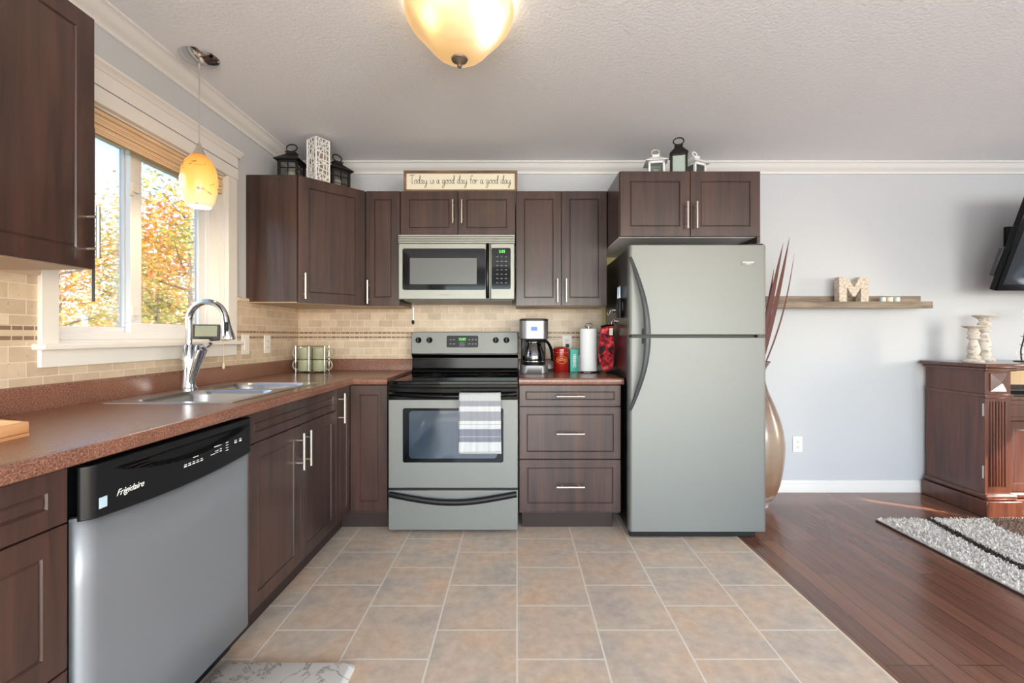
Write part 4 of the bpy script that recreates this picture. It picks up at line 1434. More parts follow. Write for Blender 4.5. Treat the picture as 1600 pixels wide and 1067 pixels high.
# hanging hook under the microwave side
hk = thing('metal_hook', 'small dark metal hook hanging on the tiles left of the microwave', 'hook', (-0.767, 3.25, 1.25))
part('stem', MB().tube([(-0.766, YB - 0.012, 1.365), (-0.766, YB - 0.014, 1.27)], 0.003, 8), 'nickel', hk)
part('knob_end', MB().lathe([(0.003, 0.034), (0.010, 0.026), (0.011, 0.012), (0.004, 0)], (-0.766, YB - 0.020, 1.240), 14), 'darkmetal', hk)

# ------------------------------------------------------------------ outlets


def outlet(F, u, v, label, w=0.070, h=0.115, plain=False, plug=False):
    cw = F @ Vector((u, v, 0))
    o = thing('wall_outlet', label, 'outlet' if not plain else 'switch', cw)
    if plain:
        o.name = 'wall_switch'
        OFF[o.name] = Vector(cw)
    pl = part('cover_plate', MB(F).box(u - w / 2, u + w / 2, v - h / 2, v + h / 2, 0.0003, 0.006), 'plate', o, bevel=0.002)
    if plain:
        part('rocker', MB(F).box(u - 0.015, u + 0.015, v - 0.032, v + 0.032, 0.0055, 0.010), 'plate', pl, bevel=0.002)
    else:
        for s in (-1, 1):
            r_ = part('socket', MB(F).box(u - 0.016, u + 0.016, v + s * 0.020 - 0.014, v + s * 0.020 + 0.014, 0.0055, 0.0075), 'plate', pl, bevel=0.003)
            if not (plug and s < 0):
                part('slots', MB(F).box(u - 0.0075, u - 0.005, v + s * 0.02 - 0.003, v + s * 0.02 + 0.006, 0.0074, 0.0078)
                     .box(u + 0.005, u + 0.0075, v + s * 0.02 - 0.003, v + s * 0.02 + 0.006, 0.0074, 0.0078)
                     .box(u - 0.002, u + 0.002, v + s * 0.02 - 0.010, v + s * 0.02 - 0.006, 0.0074, 0.0078), 'ink', pl)
    return o


FW_, FL_ = F_back(0, YB - 0.008), F_left(-1.617, 0)
oc = outlet(FW_, 0.368, 1.105, 'white outlet on the tiles above the teal box, black plug in it', plug=True)
pgo = thing('power_plug', 'black power plug in the outlet above the teal box', 'plug', (0.370, 3.25, 1.07))
part('plug_body', MB(FW_).box(0.358, 0.382, 1.073, 1.097, 0.0078, 0.030), 'black', pgo, bevel=0.005)
part('cord', MB().tube(catmull([(0.370, 3.243, 1.075), (0.372, 3.235, 1.03), (0.35, 3.22, 0.96), (0.26, 3.21, 0.915), (0.16, 3.195, 0.912)]), 0.003, 8), 'black', pgo)
outlet(F_back(0, YB), 2.075, 0.355, 'white outlet low on the grey wall above the baseboard')
outlet(FL_, 2.860, 1.102, 'white outlet on the window wall tiles near the corner cabinet', plain=False)
outlet(FL_, 2.630, 1.104, 'white rocker switch on the tiles beside the window trim', plain=True, h=0.118, w=0.072)

# ------------------------------------------------------------------ decorations above the cabinets


def lantern(loc, w, h, rz, label, mt, glass, ring='side', bars=True, group=None):
    g = thing('lantern', label, 'lantern', loc, group=group, local=True)
    g.rotation_euler = (0, 0, rz)
    b = w / 2
    hb = h * 0.58
    ev = 0.004 if glass == 'mirror' else 0.018
    part('base', MB().box(-b, b, -b, b, 0, 0.012), mt, g, bevel=0.002)
    mb_ = MB()
    pw = 0.007 if w > 0.1 else 0.006
    for sx in (-1, 1):
        for sy in (-1, 1):
            mb_.box(sx * (b - pw) - pw, sx * (b - pw) + pw, sy * (b - pw) - pw, sy * (b - pw) + pw, 0.0122, hb)
    for s in (-1, 1):
        mb_.box(-b, b, s * (b - pw) - pw, s * (b - pw) + pw, hb - 0.012, hb)
        mb_.box(s * (b - pw) - pw, s * (b - pw) + pw, -b, b, hb - 0.012, hb)
    if bars:
        for s in (-1, 1):
            for q_ in (0.35, 0.68):
                mb_.tube([(-b, s * (b - 0.004), hb * q_), (b, s * (b - 0.004), hb * q_)], 0.002, 6)
                mb_.tube([(s * (b - 0.004), -b, hb * q_), (s * (b - 0.004), b, hb * q_)], 0.002, 6)
            mb_.tube([(0, s * (b - 0.004), 0.012), (0, s * (b - 0.004), hb)], 0.002, 6)
            mb_.tube([(s * (b - 0.004), 0, 0.012), (s * (b - 0.004), 0, hb)], 0.002, 6)
    part('frame', mb_, mt, g)
    mb_ = MB()
    for s in (-1, 1):
        mb_.box(-b + 0.013, b - 0.013, s * (b - 0.008) - 0.001, s * (b - 0.008) + 0.001, 0.0125, hb - 0.0125)
        mb_.box(s * (b - 0.008) - 0.001, s * (b - 0.008) + 0.001, -b + 0.013, b - 0.013, 0.0125, hb - 0.0125)
    part('glass_panes', mb_, glass, g, smooth=False)

    def sq(hw, z_):
        return [(-hw, -hw, z_), (hw, -hw, z_), (hw, hw, z_), (-hw, hw, z_)]
    part('roof', MB().ring_loft([sq(b + ev, hb + 0.0005), sq(b + ev, hb + 0.004), sq(b * 0.42, h * 0.78), sq(b * 0.42, h * 0.82), sq(b * 0.5, h * 0.825), sq(b * 0.5, h * 0.84), sq(0.01, h * 0.87)]), mt, g, bevel=0.001)
    R1 = h * 0.075 if ring == 'small' else h * 0.10
    cz = h * 0.87 + R1 * 0.9
    pts_ = [(R1 * 1.3 * math.cos(2 * PI * k / 20), 0.25 * R1 * math.sin(2 * PI * k / 20), cz + R1 * math.sin(2 * PI * k / 20)) for k in range(20)]
    part('ring', MB().tube(pts_, 0.004 if ring != 'thin' else 0.002, 8, closed=True), mt, g)
    part('candle', MB().lathe([(b * 0.45, 0), (b * 0.45, hb * 0.5), (b * 0.2, hb * 0.5)], (0, 0, 0.0122), 20), 'wax', g)
    return g


lantern((-1.455, 2.86, ZU1), 0.125, 0.258, math.radians(3), 'black metal lantern with ring handle, nearest the window wall', 'darkmetal', 'lanternglass')
lantern((-1.215, 2.99, ZU1), 0.125, 0.245, math.radians(48), 'black metal lantern partly hidden behind the white cut-out box', 'darkmetal', 'lanternglass')
lantern((0.988, 2.71, ZU1), 0.098, 0.235, math.radians(-17), 'tall black lantern with frosted panes above the fridge', 'darkmetal', 'mirror', bars=False)
lantern((0.862, 2.76, ZU1), 0.098, 0.185, math.radians(-8), 'small white metal lantern left of the black one above the fridge', 'white', 'lanternglass', ring='thin', bars=False)
lantern((1.122, 2.80, ZU1), 0.098, 0.195, math.radians(25), 'small white metal lantern right of the black one above the fridge', 'white', 'lanternglass', ring='small', bars=False)

# white pierced box (fretwork) on the corner cabinet
pb = thing('pierced_box', 'tall white fretwork box standing between the two black lanterns', 'candle box', (-1.272, 2.835, ZU1), local=True)
pb.rotation_euler = (0, 0, math.radians(57))
PBH, PBW = 0.284, 0.048


def fret_panel(seed):
    """voronoi-like lattice: irregular shrunk cells cut from a panel, drawn as bars between jittered grid points"""
    rnd = random.Random(seed)
    nu, nv = 4, 9
    P = {}
    for i in range(nu + 1):
        for j in range(nv + 1):
            ju = 0 if i in (0, nu) else rnd.uniform(-0.3, 0.3)
            jv = 0 if j in (0, nv) else rnd.uniform(-0.35, 0.35)
            P[i, j] = ((i + ju) / nu * 2 * PBW - PBW, (j + jv) / nv * PBH)
    seg_ = []
    for i in range(nu + 1):
        for j in range(nv + 1):
            if i < nu:
                seg_.append((P[i, j], P[i + 1, j]))
            if j < nv:
                seg_.append((P[i, j], P[i, j + 1]))
            if i < nu and j < nv and rnd.random() < 0.45:
                seg_.append((P[i, j], P[i + 1, j + 1]) if rnd.random() < 0.5 else (P[i + 1, j], P[i, j + 1]))
    return seg_


for k in range(4):
    a = k * PI / 2
    R4 = Matrix.Rotation(a, 4, 'Z')
    Fp = R4 @ frame((0, -PBW, 0), (1, 0, 0), (0, 0, 1), (0, -1, 0))
    mb = MB(Fp)
    for (p, q) in fret_panel(5 + k):
        dvec = Vector((q[0] - p[0], q[1] - p[1], 0))
        nvec = Vector((-dvec.y, dvec.x, 0)).normalized() * 0.0032
        c4 = [(p[0] + nvec.x, p[1] + nvec.y), (p[0] - nvec.x, p[1] - nvec.y), (q[0] - nvec.x, q[1] - nvec.y), (q[0] + nvec.x, q[1] + nvec.y)]
        mb.ring_loft([[(a_, b_, -0.003) for a_, b_ in c4], [(a_, b_, 0.0) for a_, b_ in c4]])
    part('fret_panel', mb, 'white', pb)
part('corner_posts', MB().box(-PBW - 0.001, -PBW + 0.006, -PBW - 0.001, -PBW + 0.006, 0, PBH).box(PBW - 0.006, PBW + 0.001, -PBW - 0.001, -PBW + 0.006, 0, PBH)
     .box(-PBW - 0.001, -PBW + 0.006, PBW - 0.006, PBW + 0.001, 0, PBH).box(PBW - 0.006, PBW + 0.001, PBW - 0.006, PBW + 0.001, 0, PBH), 'white', pb)
part('inner_liner', MB().box(-PBW + 0.006, PBW - 0.006, -PBW + 0.006, PBW - 0.006, 0.002, PBH - 0.01), mat('liner_grey', srgb(140, 126, 112), 0.8), pb, smooth=False)

# sign
sg = thing('wooden_sign', 'framed sign reading Today is a good day for a good day', 'sign', (-0.39, 2.985, ZU1))
sx0, sx1, sz0, sz1 = -0.762, 0.002, ZU1 + 0.001, ZU1 + 0.146
FS = F_back(0, 2.99)
part('frame_border', MB(FS).box(sx0, sx1, sz0, sz0 + 0.017, 0, 0.018).box(sx0, sx1, sz1 - 0.017, sz1, 0, 0.018)
     .box(sx0, sx0 + 0.017, sz0 + 0.0172, sz1 - 0.0172, 0, 0.018).box(sx1 - 0.017, sx1, sz0 + 0.0172, sz1 - 0.0172, 0, 0.018), 'framewood', sg, bevel=0.0015, label='rustic brown frame')
bd = part('board', MB(FS).box(sx0 + 0.0172, sx1 - 0.0172, sz0 + 0.0172, sz1 - 0.0172, 0, 0.008), 'board', sg, smooth=False)
GL = {
    'T': (1.15, [[(-.2, 2.05), (.3, 2.2), (1.25, 2.2)], [(.55, 2.2), (.5, 1.2), (.55, 0), (.8, .15)]]),
    'o': (.78, [[(.35, 1), (.05, .7), (.05, .2), (.3, 0), (.6, .3), (.6, .75), (.35, 1), (.8, .85)]]),
    'd': (.95, [[(.62, .85), (.3, 1), (.02, .5), (.2, .02), (.55, .4), (.85, 1.5), (.88, 2.1), (.7, 2.0), (.62, .9), (.7, .1), (.95, .15)]]),
    'a': (.95, [[(.6, .85), (.3, 1), (0, .5), (.2, .0), (.5, .3), (.66, .95), (.62, .25), (.78, .02), (1, .2)]]),
    'y': (.95, [[(0, .95), (.08, .25), (.32, .05), (.58, .4), (.68, 1), (.62, -.3), (.38, -1), (.08, -.8), (.4, -.25), (.95, .25)]]),
    'i': (.55, [[(.12, .9), (.1, .25), (.28, .02), (.5, .2)], [(.2, 1.32), (.24, 1.42)]]),
    's': (.62, [[(0, .1), (.3, .7), (.38, 1), (.52, .5), (.4, .03), (.08, .05)]]),
    'g': (.95, [[(.62, .85), (.32, 1), (.02, .5), (.25, .05), (.6, .5), (.66, .95), (.6, -.4), (.32, -1.05), (.0, -.8), (.4, -.2), (.95, .3)]]),
    'f': (.75, [[(.85, 1.85), (.6, 2.15), (.35, 1.6), (.32, 0)], [(.0, 1.0), (.7, 1.12)]]),
    'r': (.70, [[(.05, .95), (.12, .0)], [(.12, .55), (.35, .95), (.65, .92)]]),
}
txt = 'Today is a good day for a good day'
total = sum(GL[c][0] + 0.06 if c != ' ' else 0.62 for c in txt)
usable = (sx1 - sx0) - 0.034 - 0.05
su = usable / total
sv = 0.0265
cx0, cz0 = sx0 + 0.017 + 0.026, sz0 + 0.058
mb = MB(FS)
for c in txt:
    if c == ' ':
        cx0 += 0.62 * su
        continue
    adv, strokes = GL[c]
    for st_ in strokes:
        pts_ = [(cx0 + p.x * su, cz0 + p.y * sv, 0.0085) for p in catmull(st_, 5)]
        mb.tube(pts_, 0.0014, 6, up=(0, -1, 0))
    cx0 += (adv + 0.06) * su
part('handwritten_lettering', mb, 'ink', bd, label='black handwritten lettering')

# ------------------------------------------------------------------ lamps
pnx, pny = -1.457, 2.03
pn = thing('pendant_lamp', 'amber glass pendant lamp hanging in front of the window', 'lamp', (pnx, pny, 1.75))
part('ceiling_canopy', MB().lathe([(0.001, -0.030), (0.018, -0.030), (0.045, -0.022), (0.072, -0.010), (0.080, 0)], (pnx, pny, ZC), 40), 'chrome', pn, label='chrome ceiling canopy')
part('cord', MB().cyl((pnx, pny, 2.03), (pnx, pny, ZC - 0.028), 0.0025, n=8), 'nickel', pn)
part('socket_cap', MB().lathe([(0.030, 0.0), (0.026, 0.012), (0.012, 0.045), (0.005, 0.065)], (pnx, pny, 1.972), 24), 'nickel', pn, label='cone shaped metal cap')
pp = [(0.046, 0.0), (0.060, 0.03), (0.070, 0.075), (0.073, 0.12), (0.068, 0.165), (0.054, 0.205), (0.032, 0.232)]
shd = part('glass_shade', MB().lathe(pp, (pnx, pny, 1.745), 40, cap0=False, cap1=False), 'pendantglass', pn, solid=0.003, label='glowing amber glass shade')
part('bulb', MB().lathe([(0.002, 0), (0.022, 0.012), (0.026, 0.03), (0.014, 0.06), (0.012, 0.08)], (pnx, pny, 1.80), 20), 'bulb', pn)
ptl = bpy.data.lights.new('pendant_bulb', 'POINT')
ptl.energy, ptl.color, ptl.shadow_soft_size = 3.5, (1.0, 0.75, 0.45), 0.03
pto = bpy.data.objects.new('pendant_bulb_light', ptl)
COL.objects.link(pto)
pto.location = (pnx, pny, 1.765)

cl_ = thing('ceiling_light', 'frosted glass bowl ceiling light with bronze finial, lit', 'lamp', (CLX, CLY, 2.19))
prof_c = [(0.195, 0.0), (0.209, -0.016), (0.207, -0.040), (0.190, -0.075), (0.158, -0.112), (0.130, -0.142), (0.104, -0.172), (0.072, -0.196), (0.030, -0.208), (0.004, -0.210)]
NP = 12
pc = catmull([(a, b) for a, b in prof_c], 3)
part('glass_bowl', MB().lathe([(max(p.x, 0.003), p.y) for p in pc], (CLX, CLY, ZC - 0.008), 48, cap0=False), 'lampglass', cl_, label='glowing frosted glass bowl')
part('ceiling_plate', MB().lathe([(0.15, -0.008), (0.17, 0)], (CLX, CLY, ZC), 40), 'white', cl_)
part('finial', MB().lathe([(0.003, -0.030), (0.0085, -0.026), (0.0095, -0.019), (0.006, -0.013), (0.010, -0.009), (0.030, 0.000), (0.034, 0.008), (0.020, 0.014)], (CLX, CLY, ZC - 0.220), 28), mat('pewter', srgb(128, 112, 98), 0.45, 0.5), cl_, label='pewter finial knob')
for bxx, byy, bzz, bcol in ((-0.300, 1.66, 2.35, (1.0, 0.80, 0.5)), (-0.120, 1.72, 2.35, (0.95, 1.0, 1.0))):
    cll = bpy.data.lights.new('ceiling_bulb', 'POINT')
    cll.energy, cll.color, cll.shadow_soft_size = 5, bcol, 0.035
    clo = bpy.data.objects.new('ceiling_bulb_light', cll)
    COL.objects.link(clo)
    clo.location = (bxx, byy, bzz)

# ------------------------------------------------------------------ floor mat, vase, shelf, sideboard, TV, rug
mb = MB()
q0 = rrect(-1.035, -0.562, 0.75, 1.557, 0.03)
q1 = rrect(-1.021, -0.576, 0.764, 1.543, 0.022)
mb.ring_loft([[(a, b, 0.0005) for a, b in q0], [(a, b, 0.004) for a, b in q0], [(a, b, 0.015) for a, b in q1]])
tag(part('kitchen_mat', mb, 'marble'), 'white marble-patterned cushioned mat on the tiles before the dishwasher', 'mat')

vx, vy = 1.633, 3.05
vs_ = thing('floor_vase', 'tall glazed floor vase standing behind the fridge against the wall', 'vase', (vx, vy, 0))
vp = [(0.085, 0), (0.088, 0.02), (0.13, 0.08), (0.165, 0.20), (0.184, 0.36), (0.183, 0.45), (0.165, 0.56), (0.125, 0.68), (0.085, 0.78), (0.066, 0.86), (0.068, 0.92), (0.090, 0.965), (0.100, 0.975), (0.094, 0.976), (0.060, 0.91), (0.055, 0.86)]
part('body', MB().lathe([(p.x, p.y) for p in catmull(vp, 3)], (vx, vy, 0), 44, cap1=False), 'vase', vs_)
rnd = random.Random(3)
for k, (dx, top, wdt, bend) in enumerate(((0.225, 1.83, 0.016, 0.02), (0.185, 1.79, 0.018, -0.02), (0.265, 1.72, 0.006, 0.09), (0.13, 1.62, 0.014, 0.0), (0.05, 1.55, 0.014, 0.0), (-0.05, 1.52, 0.012, 0.0))):
    pts_, rs_ = [], []
    for i in range(13):
        u = i / 12
        pts_.append((vx + dx * u ** 0.9 + bend * math.sin(PI * u) * 0.4 - (0.02 * (1 - u)), vy - 0.03 + 0.02 * k * u * 0.3, 0.80 + (top - 0.80) * u))
        rs_.append(max(0.0008, wdt * math.sin(PI * min(1, 0.15 + u * 0.85)) ** 0.8))
    lf = tag(part('dried_leaf', MB().tube(pts_, rs_, 8, flat=0.15, up=(1, 0, 0)), 'reed', origin=(vx, vy, 0.8)), '', 'dried leaf', 'dried leaves in the floor vase')
    lf['label'] = ['tallest broad dried red-brown leaf in the floor vase', 'broad curved dried leaf closest to the fridge edge', 'thin arching dried leaf leaning furthest from the fridge',
                   'shorter dried leaf hidden behind the fridge edge', 'short dried leaf in the middle of the vase', 'short dried leaf on the fridge side of the vase'][k]

sh_ = thing('wall_shelf', 'weathered wood picture ledge shelf on the grey wall', 'shelf', (2.2, 3.2, 1.35))
part('back_board', MB().box(1.60, 2.972, YB - 0.020, YB - 0.0005, 1.385, 1.449), 'oldwood', sh_, bevel=0.001)
part('ledge', MB().box(1.60, 2.955, YB - 0.115, YB - 0.021, 1.379, 1.398), 'oldwood', sh_, bevel=0.001)
part('front_rail', MB().box(1.60, 2.955, YB - 0.135, YB - 0.1155, 1.352, 1.400), 'oldwood', sh_, bevel=0.002)
part('screw', MB().cyl((1.98, YB - 0.0205, 1.42), (1.98, YB - 0.022, 1.42), 0.006, n=12), 'plate', sh_)

# letter M
ml = MB()
y0m, y1m = 3.168, 3.218
bxm, bzm = 2.305, 1.3985
# outline as a left half strip and its mirror, joined along the middle
SEGM = [[(0, 0), (0.055, 0), (0.055, 0.105), (0, 0.178)], [(0.055, 0.105), (0.062, 0.178), (0, 0.178)], [(0.055, 0.105), (0.095, 0.040), (0.105, 0.040), (0.105, 0.105), (0.062, 0.178)]]
pts_idx = {}
vsm, fsm = [], []
edge_count = {}


def vid(a, b, yy):
    key = (round(a, 5), round(b, 5), yy)
    if key not in pts_idx:
        pts_idx[key] = len(vsm)
        vsm.append((bxm + a, yy, bzm + b))
    return pts_idx[key]


for sgm in SEGM:
    for mir in (False, True):
        poly_ = [(0.21 - a, b) if mir else (a, b) for a, b in sgm]
        if mir:
            poly_ = poly_[::-1]
        fsm.append([vid(a, b, y0m) for a, b in poly_])
        fsm.append([vid(a, b, y1m) for a, b in reversed(poly_)])
        for k in range(len(poly_)):
            a, b = poly_[k], poly_[(k + 1) % len(poly_)]
            key = frozenset(((round(a[0], 5), round(a[1], 5)), (round(b[0], 5), round(b[1], 5))))
            edge_count.setdefault(key, []).append((a, b))
for key, lst in edge_count.items():
    if len(lst) == 1:
        (a, b) = lst[0]
        fsm.append([vid(a[0], a[1], y0m), vid(a[0], a[1], y1m), vid(b[0], b[1], y1m), vid(b[0], b[1], y0m)])
ml._add(vsm, fsm)
tag(part('letter_block', ml, 'letter'), 'cream wooden letter M standing on the wall shelf', 'letter')
for k, (x_, m2, lb) in enumerate(((2.632, 'tealight', 'pale blue glass tealight next to the letter M'), (2.682, 'wax', 'cream tealight between two blue glass ones'), (2.733, 'tealight', 'pale blue glass tealight nearest the shelf end'))):
    tl = thing('tealight', lb, 'candle', (x_, 3.19, 1.3985), group='tealights on the wall shelf')
    part('holder', MB().lathe([(0.017, 0), (0.020, 0.003), (0.021, 0.034), (0.018, 0.034), (0.017, 0.022), (0.003, 0.022)], (x_, 3.19, 1.3985), 24), m2, tl)
    part('wick', MB().cyl((x_, 3.19, 1.419), (x_, 3.19, 1.428), 0.001, n=6), 'ink', tl)

# sideboard
sd = thing('sideboard', 'cherry wood sideboard with fluted corner pilaster under the television', 'sideboard', (3.7, 3.05, 0))
X0, X1_, Y0_ = 3.0, 4.75, 2.84
ST = 0.978
part('side_panel', MB().box(X0, X0 + 0.02, Y0_ + 0.0, YB - 0.03, 0.14, 0.93), 'cherry', sd, bevel=0.001)
part('side_moulding', MB().box(X0 - 0.012, X0, Y0_ - 0.012, YB - 0.03, 0.762, 0.782), 'cherry', sd, bevel=0.004)
for (a, b) in ((X0, X0 + 0.165), (X1_ - 0.165, X1_)):
    pil = part('pilaster', MB().box(a if a > 4 else a + 0.0205, b, Y0_, Y0_ + 0.03, 0.14, 0.93), 'cherry', sd, bevel=0.001)
    mb = MB()
    for k in range(6):
        xx = a + 0.035 + k * 0.019
        mb.tube([(xx, Y0_ - 0.001, 0.19), (xx, Y0_ - 0.001, 0.735)], 0.006, 8)
    part('reeding', mb, 'cherry', pil)
    mb = MB(F_back(a, Y0_))
    mb.ring_loft([[(0.03, 0.80, 0), (0.135, 0.80, 0), (0.135, 0.915, 0), (0.03, 0.915, 0)], [(0.03, 0.80, 0.006), (0.135, 0.80, 0.006), (0.135, 0.915, 0.006), (0.03, 0.915, 0.006)],
                  [(0.078, 0.85, 0.026), (0.087, 0.85, 0.026), (0.087, 0.865, 0.026), (0.078, 0.865, 0.026)]])
    part('diamond_block', mb, 'cherry', pil, smooth=False)
    part('cross_moulding', MB().box(a - 0.008, b + 0.008, Y0_ - 0.014, Y0_, 0.755, 0.783), 'cherry', pil, bevel=0.004)
part('top', MB().prism([(X0 - 0.045, YB - 0.02), (X0 - 0.045, Y0_ - 0.05), (X0 + 0.205, Y0_ - 0.05), (X0 + 0.235, Y0_ + 0.02), (X1_ - 0.235, Y0_ + 0.02), (X1_ - 0.205, Y0_ - 0.05), (X1_ + 0.045, Y0_ - 0.05), (X1_ + 0.045, YB - 0.02)], 0.953, ST), 'cherry', sd, bevel=0.008, seg=3)
part('cornice', MB().prism([(X0 - 0.02, YB - 0.025), (X0 - 0.02, Y0_ - 0.025), (X0 + 0.185, Y0_ - 0.025), (X0 + 0.205, Y0_ + 0.035), (X1_ - 0.205, Y0_ + 0.035), (X1_ - 0.185, Y0_ - 0.025), (X1_ + 0.02, Y0_ - 0.025), (X1_ + 0.02, YB - 0.025)], 0.930, 0.9528), 'cherry', sd, bevel=0.006)
part('plinth', MB().prism([(X0 - 0.03, YB - 0.025), (X0 - 0.03, Y0_ - 0.04), (X0 + 0.20, Y0_ - 0.04), (X0 + 0.20, Y0_ - 0.0), (X1_ - 0.20, Y0_ - 0.0), (X1_ - 0.20, Y0_ - 0.04), (X1_ + 0.03, Y0_ - 0.04), (X1_ + 0.03, YB - 0.025)], 0.002, 0.105), 'cherry', sd, bevel=0.004)
part('plinth_moulding', MB().prism([(X0 - 0.016, YB - 0.026), (X0 - 0.016, Y0_ - 0.024), (X0 + 0.19, Y0_ - 0.024), (X0 + 0.19, Y0_ + 0.012), (X1_ - 0.19, Y0_ + 0.012), (X1_ - 0.19, Y0_ - 0.024), (X1_ + 0.016, Y0_ - 0.024), (X1_ + 0.016, YB - 0.026)], 0.1052, 0.142), 'cherry', sd, bevel=0.012, seg=3)
xm0, xm1 = X0 + 0.166, X1_ - 0.166
part('shelf_board', MB().box(xm0, xm1, Y0_ + 0.035, YB - 0.04, 0.740, 0.760).box(xm0, xm1, YB - 0.04, YB - 0.03, 0.15, 0.93), 'cherry', sd)
for k in range(3):
    a = xm0 + (xm1 - xm0) * k / 3
    b = xm0 + (xm1 - xm0) * (k + 1) / 3
    dd = part('door', door_mb(F_back(0, Y0_ + 0.05), a + 0.002, b - 0.002, 0.145, 0.60, ins=0.05), 'cherry', sd)
    part('knob', MB(F_back(0, Y0_ + 0.031)).cyl(((a + b) / 2 + 0.15, 0.42, 0), ((a + b) / 2 + 0.15, 0.42, 0.02), 0.010, n=14), 'nickel', dd)
    dd = part('drawer', door_mb(F_back(0, Y0_ + 0.05), a + 0.002, b - 0.002, 0.604, 0.738, ins=0.025), 'cherry', sd)
    part('knob', MB(F_back(0, Y0_ + 0.031)).cyl(((a + b) / 2, 0.67, 0), ((a + b) / 2, 0.67, 0.02), 0.010, n=14), 'nickel', dd)
for z_ in (0.24, 0.64):
    part('hinge', MB().box(X0 - 0.003, X0 - 0.0002, Y0_ + 0.004, Y0_ + 0.014, z_, z_ + 0.08), 'nickel', sd)
mp = thing('media_player', 'slim black media player in the open shelf of the sideboard', 'media player', (3.5, 3.0, 0.7605))
part('case', MB().box(3.18, 3.62, Y0_ + 0.045, 3.14, 0.7605, 0.812), 'black', mp, bevel=0.003)
part('front_strip', MB().box(3.19, 3.61, Y0_ + 0.041, Y0_ + 0.0448, 0.775, 0.798), 'blackgloss', mp)


def candlestick(loc, h, s, label):
    c = thing('candlestick', label, 'candle holder', loc, group='antique cream candlesticks on the sideboard')
    f = [(0.056, 0), (0.056, 0.03), (0.045, 0.07), (0.030, 0.10), (0.036, 0.13), (0.036, 0.18), (0.026, 0.20), (0.030, 0.24), (0.036, 0.30), (0.032, 0.42), (0.022, 0.56),
         (0.020, 0.62), (0.032, 0.64), (0.036, 0.69), (0.024, 0.72), (0.033, 0.76), (0.034, 0.82), (0.024, 0.86), (0.030, 0.92), (0.048, 0.955)]
    part('turned_stem', MB().lathe([(r * s, z_ * h) for r, z_ in f], loc, 32), 'antique', c)
    part('cup_plate', MB().lathe([(0.050 * s, 0.955 * h + 0.0002), (0.060 * s, 0.985 * h), (0.060 * s, h), (0.045 * s, 0.99 * h)], loc, 32), 'antique', c)


candlestick((3.305, 3.135, ST + 0.0005), 0.325, 1.05, 'taller cream turned candlestick on the sideboard, behind the short one')
candlestick((3.092, 3.0, ST + 0.0005), 0.245, 0.98, 'shorter cream turned candlestick at the sideboard corner')

# wire branch with blossom
br_ = thing('wire_branch', 'dark wire branch with a white blossom on the sideboard, at the picture edge', 'ornament', (3.465, 3.05, ST + 0.0005))
bpts = catmull([(3.475, 3.05, ST + 0.006), (3.470, 3.05, ST + 0.08), (3.490, 3.05, ST + 0.16), (3.505, 3.05, ST + 0.25), (3.535, 3.05, ST + 0.31)])
mb = MB().tube(bpts, 0.004, 8)
for (zz_, dx) in ((0.05, -0.02), (0.11, -0.028), (0.17, -0.025), (0.23, 0.03)):
    mb.tube([(3.480 + 0.06 * zz_, 3.05, ST + zz_), (3.480 + 0.06 * zz_ + dx, 3.05, ST + zz_ + 0.008)], [0.003, 0.001], 6)
part('branch', mb, 'darkmetal', br_)
part('curled_wire', MB().tube(catmull([(3.465, 3.05, ST + 0.003), (3.435, 3.05, ST + 0.04), (3.455, 3.05, ST + 0.085), (3.485, 3.05, ST + 0.06)]), 0.0012, 6), 'nickel', br_)
part('foot', MB().lathe([(0.04, 0), (0.04, 0.005), (0.01, 0.008)], (3.475, 3.05, ST + 0.0005), 24), 'darkmetal', br_)
fl = MB()
for k in range(7):
    a = 2 * PI * k / 7
    c_ = Vector((3.525 + 0.028 * math.cos(a), 3.045, ST + 0.325 + 0.028 * math.sin(a)))
    fl.tube([Vector((3.525, 3.05, ST + 0.325)), c_ + Vector((0, -0.008, 0)), c_ + (c_ - Vector((3.525, 3.045, ST + 0.325))) * 0.7], [0.006, 0.018, 0.004], 10, flat=0.4)
part('petals', fl, 'bloom', br_)
part('bud', MB().lathe([(0.002, 0), (0.012, 0.008), (0.012, 0.02), (0.002, 0.03)], (3.517, 3.03, ST + 0.345), 12), 'bloomred', br_)

# television
tv = thing('television', 'black flat television tilted down on a wall mount, cut by the picture edge', 'television', (3.70, 3.0, 1.45), local=True)
tv.location = (3.255, 3.015, 1.462)
tv.rotation_euler = (math.radians(20), 0, math.radians(0))
TVW, TVH = 1.12, 0.66
hs = part('housing', MB().box(0, TVW, 0.0, 0.045, 0, TVH), 'blackgloss', tv, bevel=0.006)
mb = MB().box(0.035, TVW - 0.035, -0.0015, 0.001, 0.045, TVH - 0.035)
part('screen', mb, mat('tv_screen', srgb(14, 20, 26), 0.06, spec=1.0), hs, label='glossy dark screen')
part('rear_cover', MB().box(-0.004, 0.030, 0.0455, 0.075, 0.09, 0.28).box(0.10, TVW - 0.10, 0.0455, 0.085, 0.06, TVH - 0.10), 'charcoal', tv, bevel=0.005)
part('mount_arm', MB().box(0.36, 0.62, 0.086, 0.16, 0.36, 0.44), 'darkmetal', tv, bevel=0.003)
wmt = thing('wall_mount', 'black wall bracket plate behind the television', 'bracket', (3.75, 3.2, 1.83))
part('plate', MB().box(3.60, 3.86, YB - 0.025, YB - 0.0005, 1.815, 1.960), 'black', wmt, bevel=0.003)
part('arm', MB().box(3.62, 3.66, YB - 0.11, YB - 0.0255, 1.83, 1.87).box(3.78, 3.82, YB - 0.08, YB - 0.0255, 1.86, 1.91), 'darkmetal', wmt, bevel=0.003)

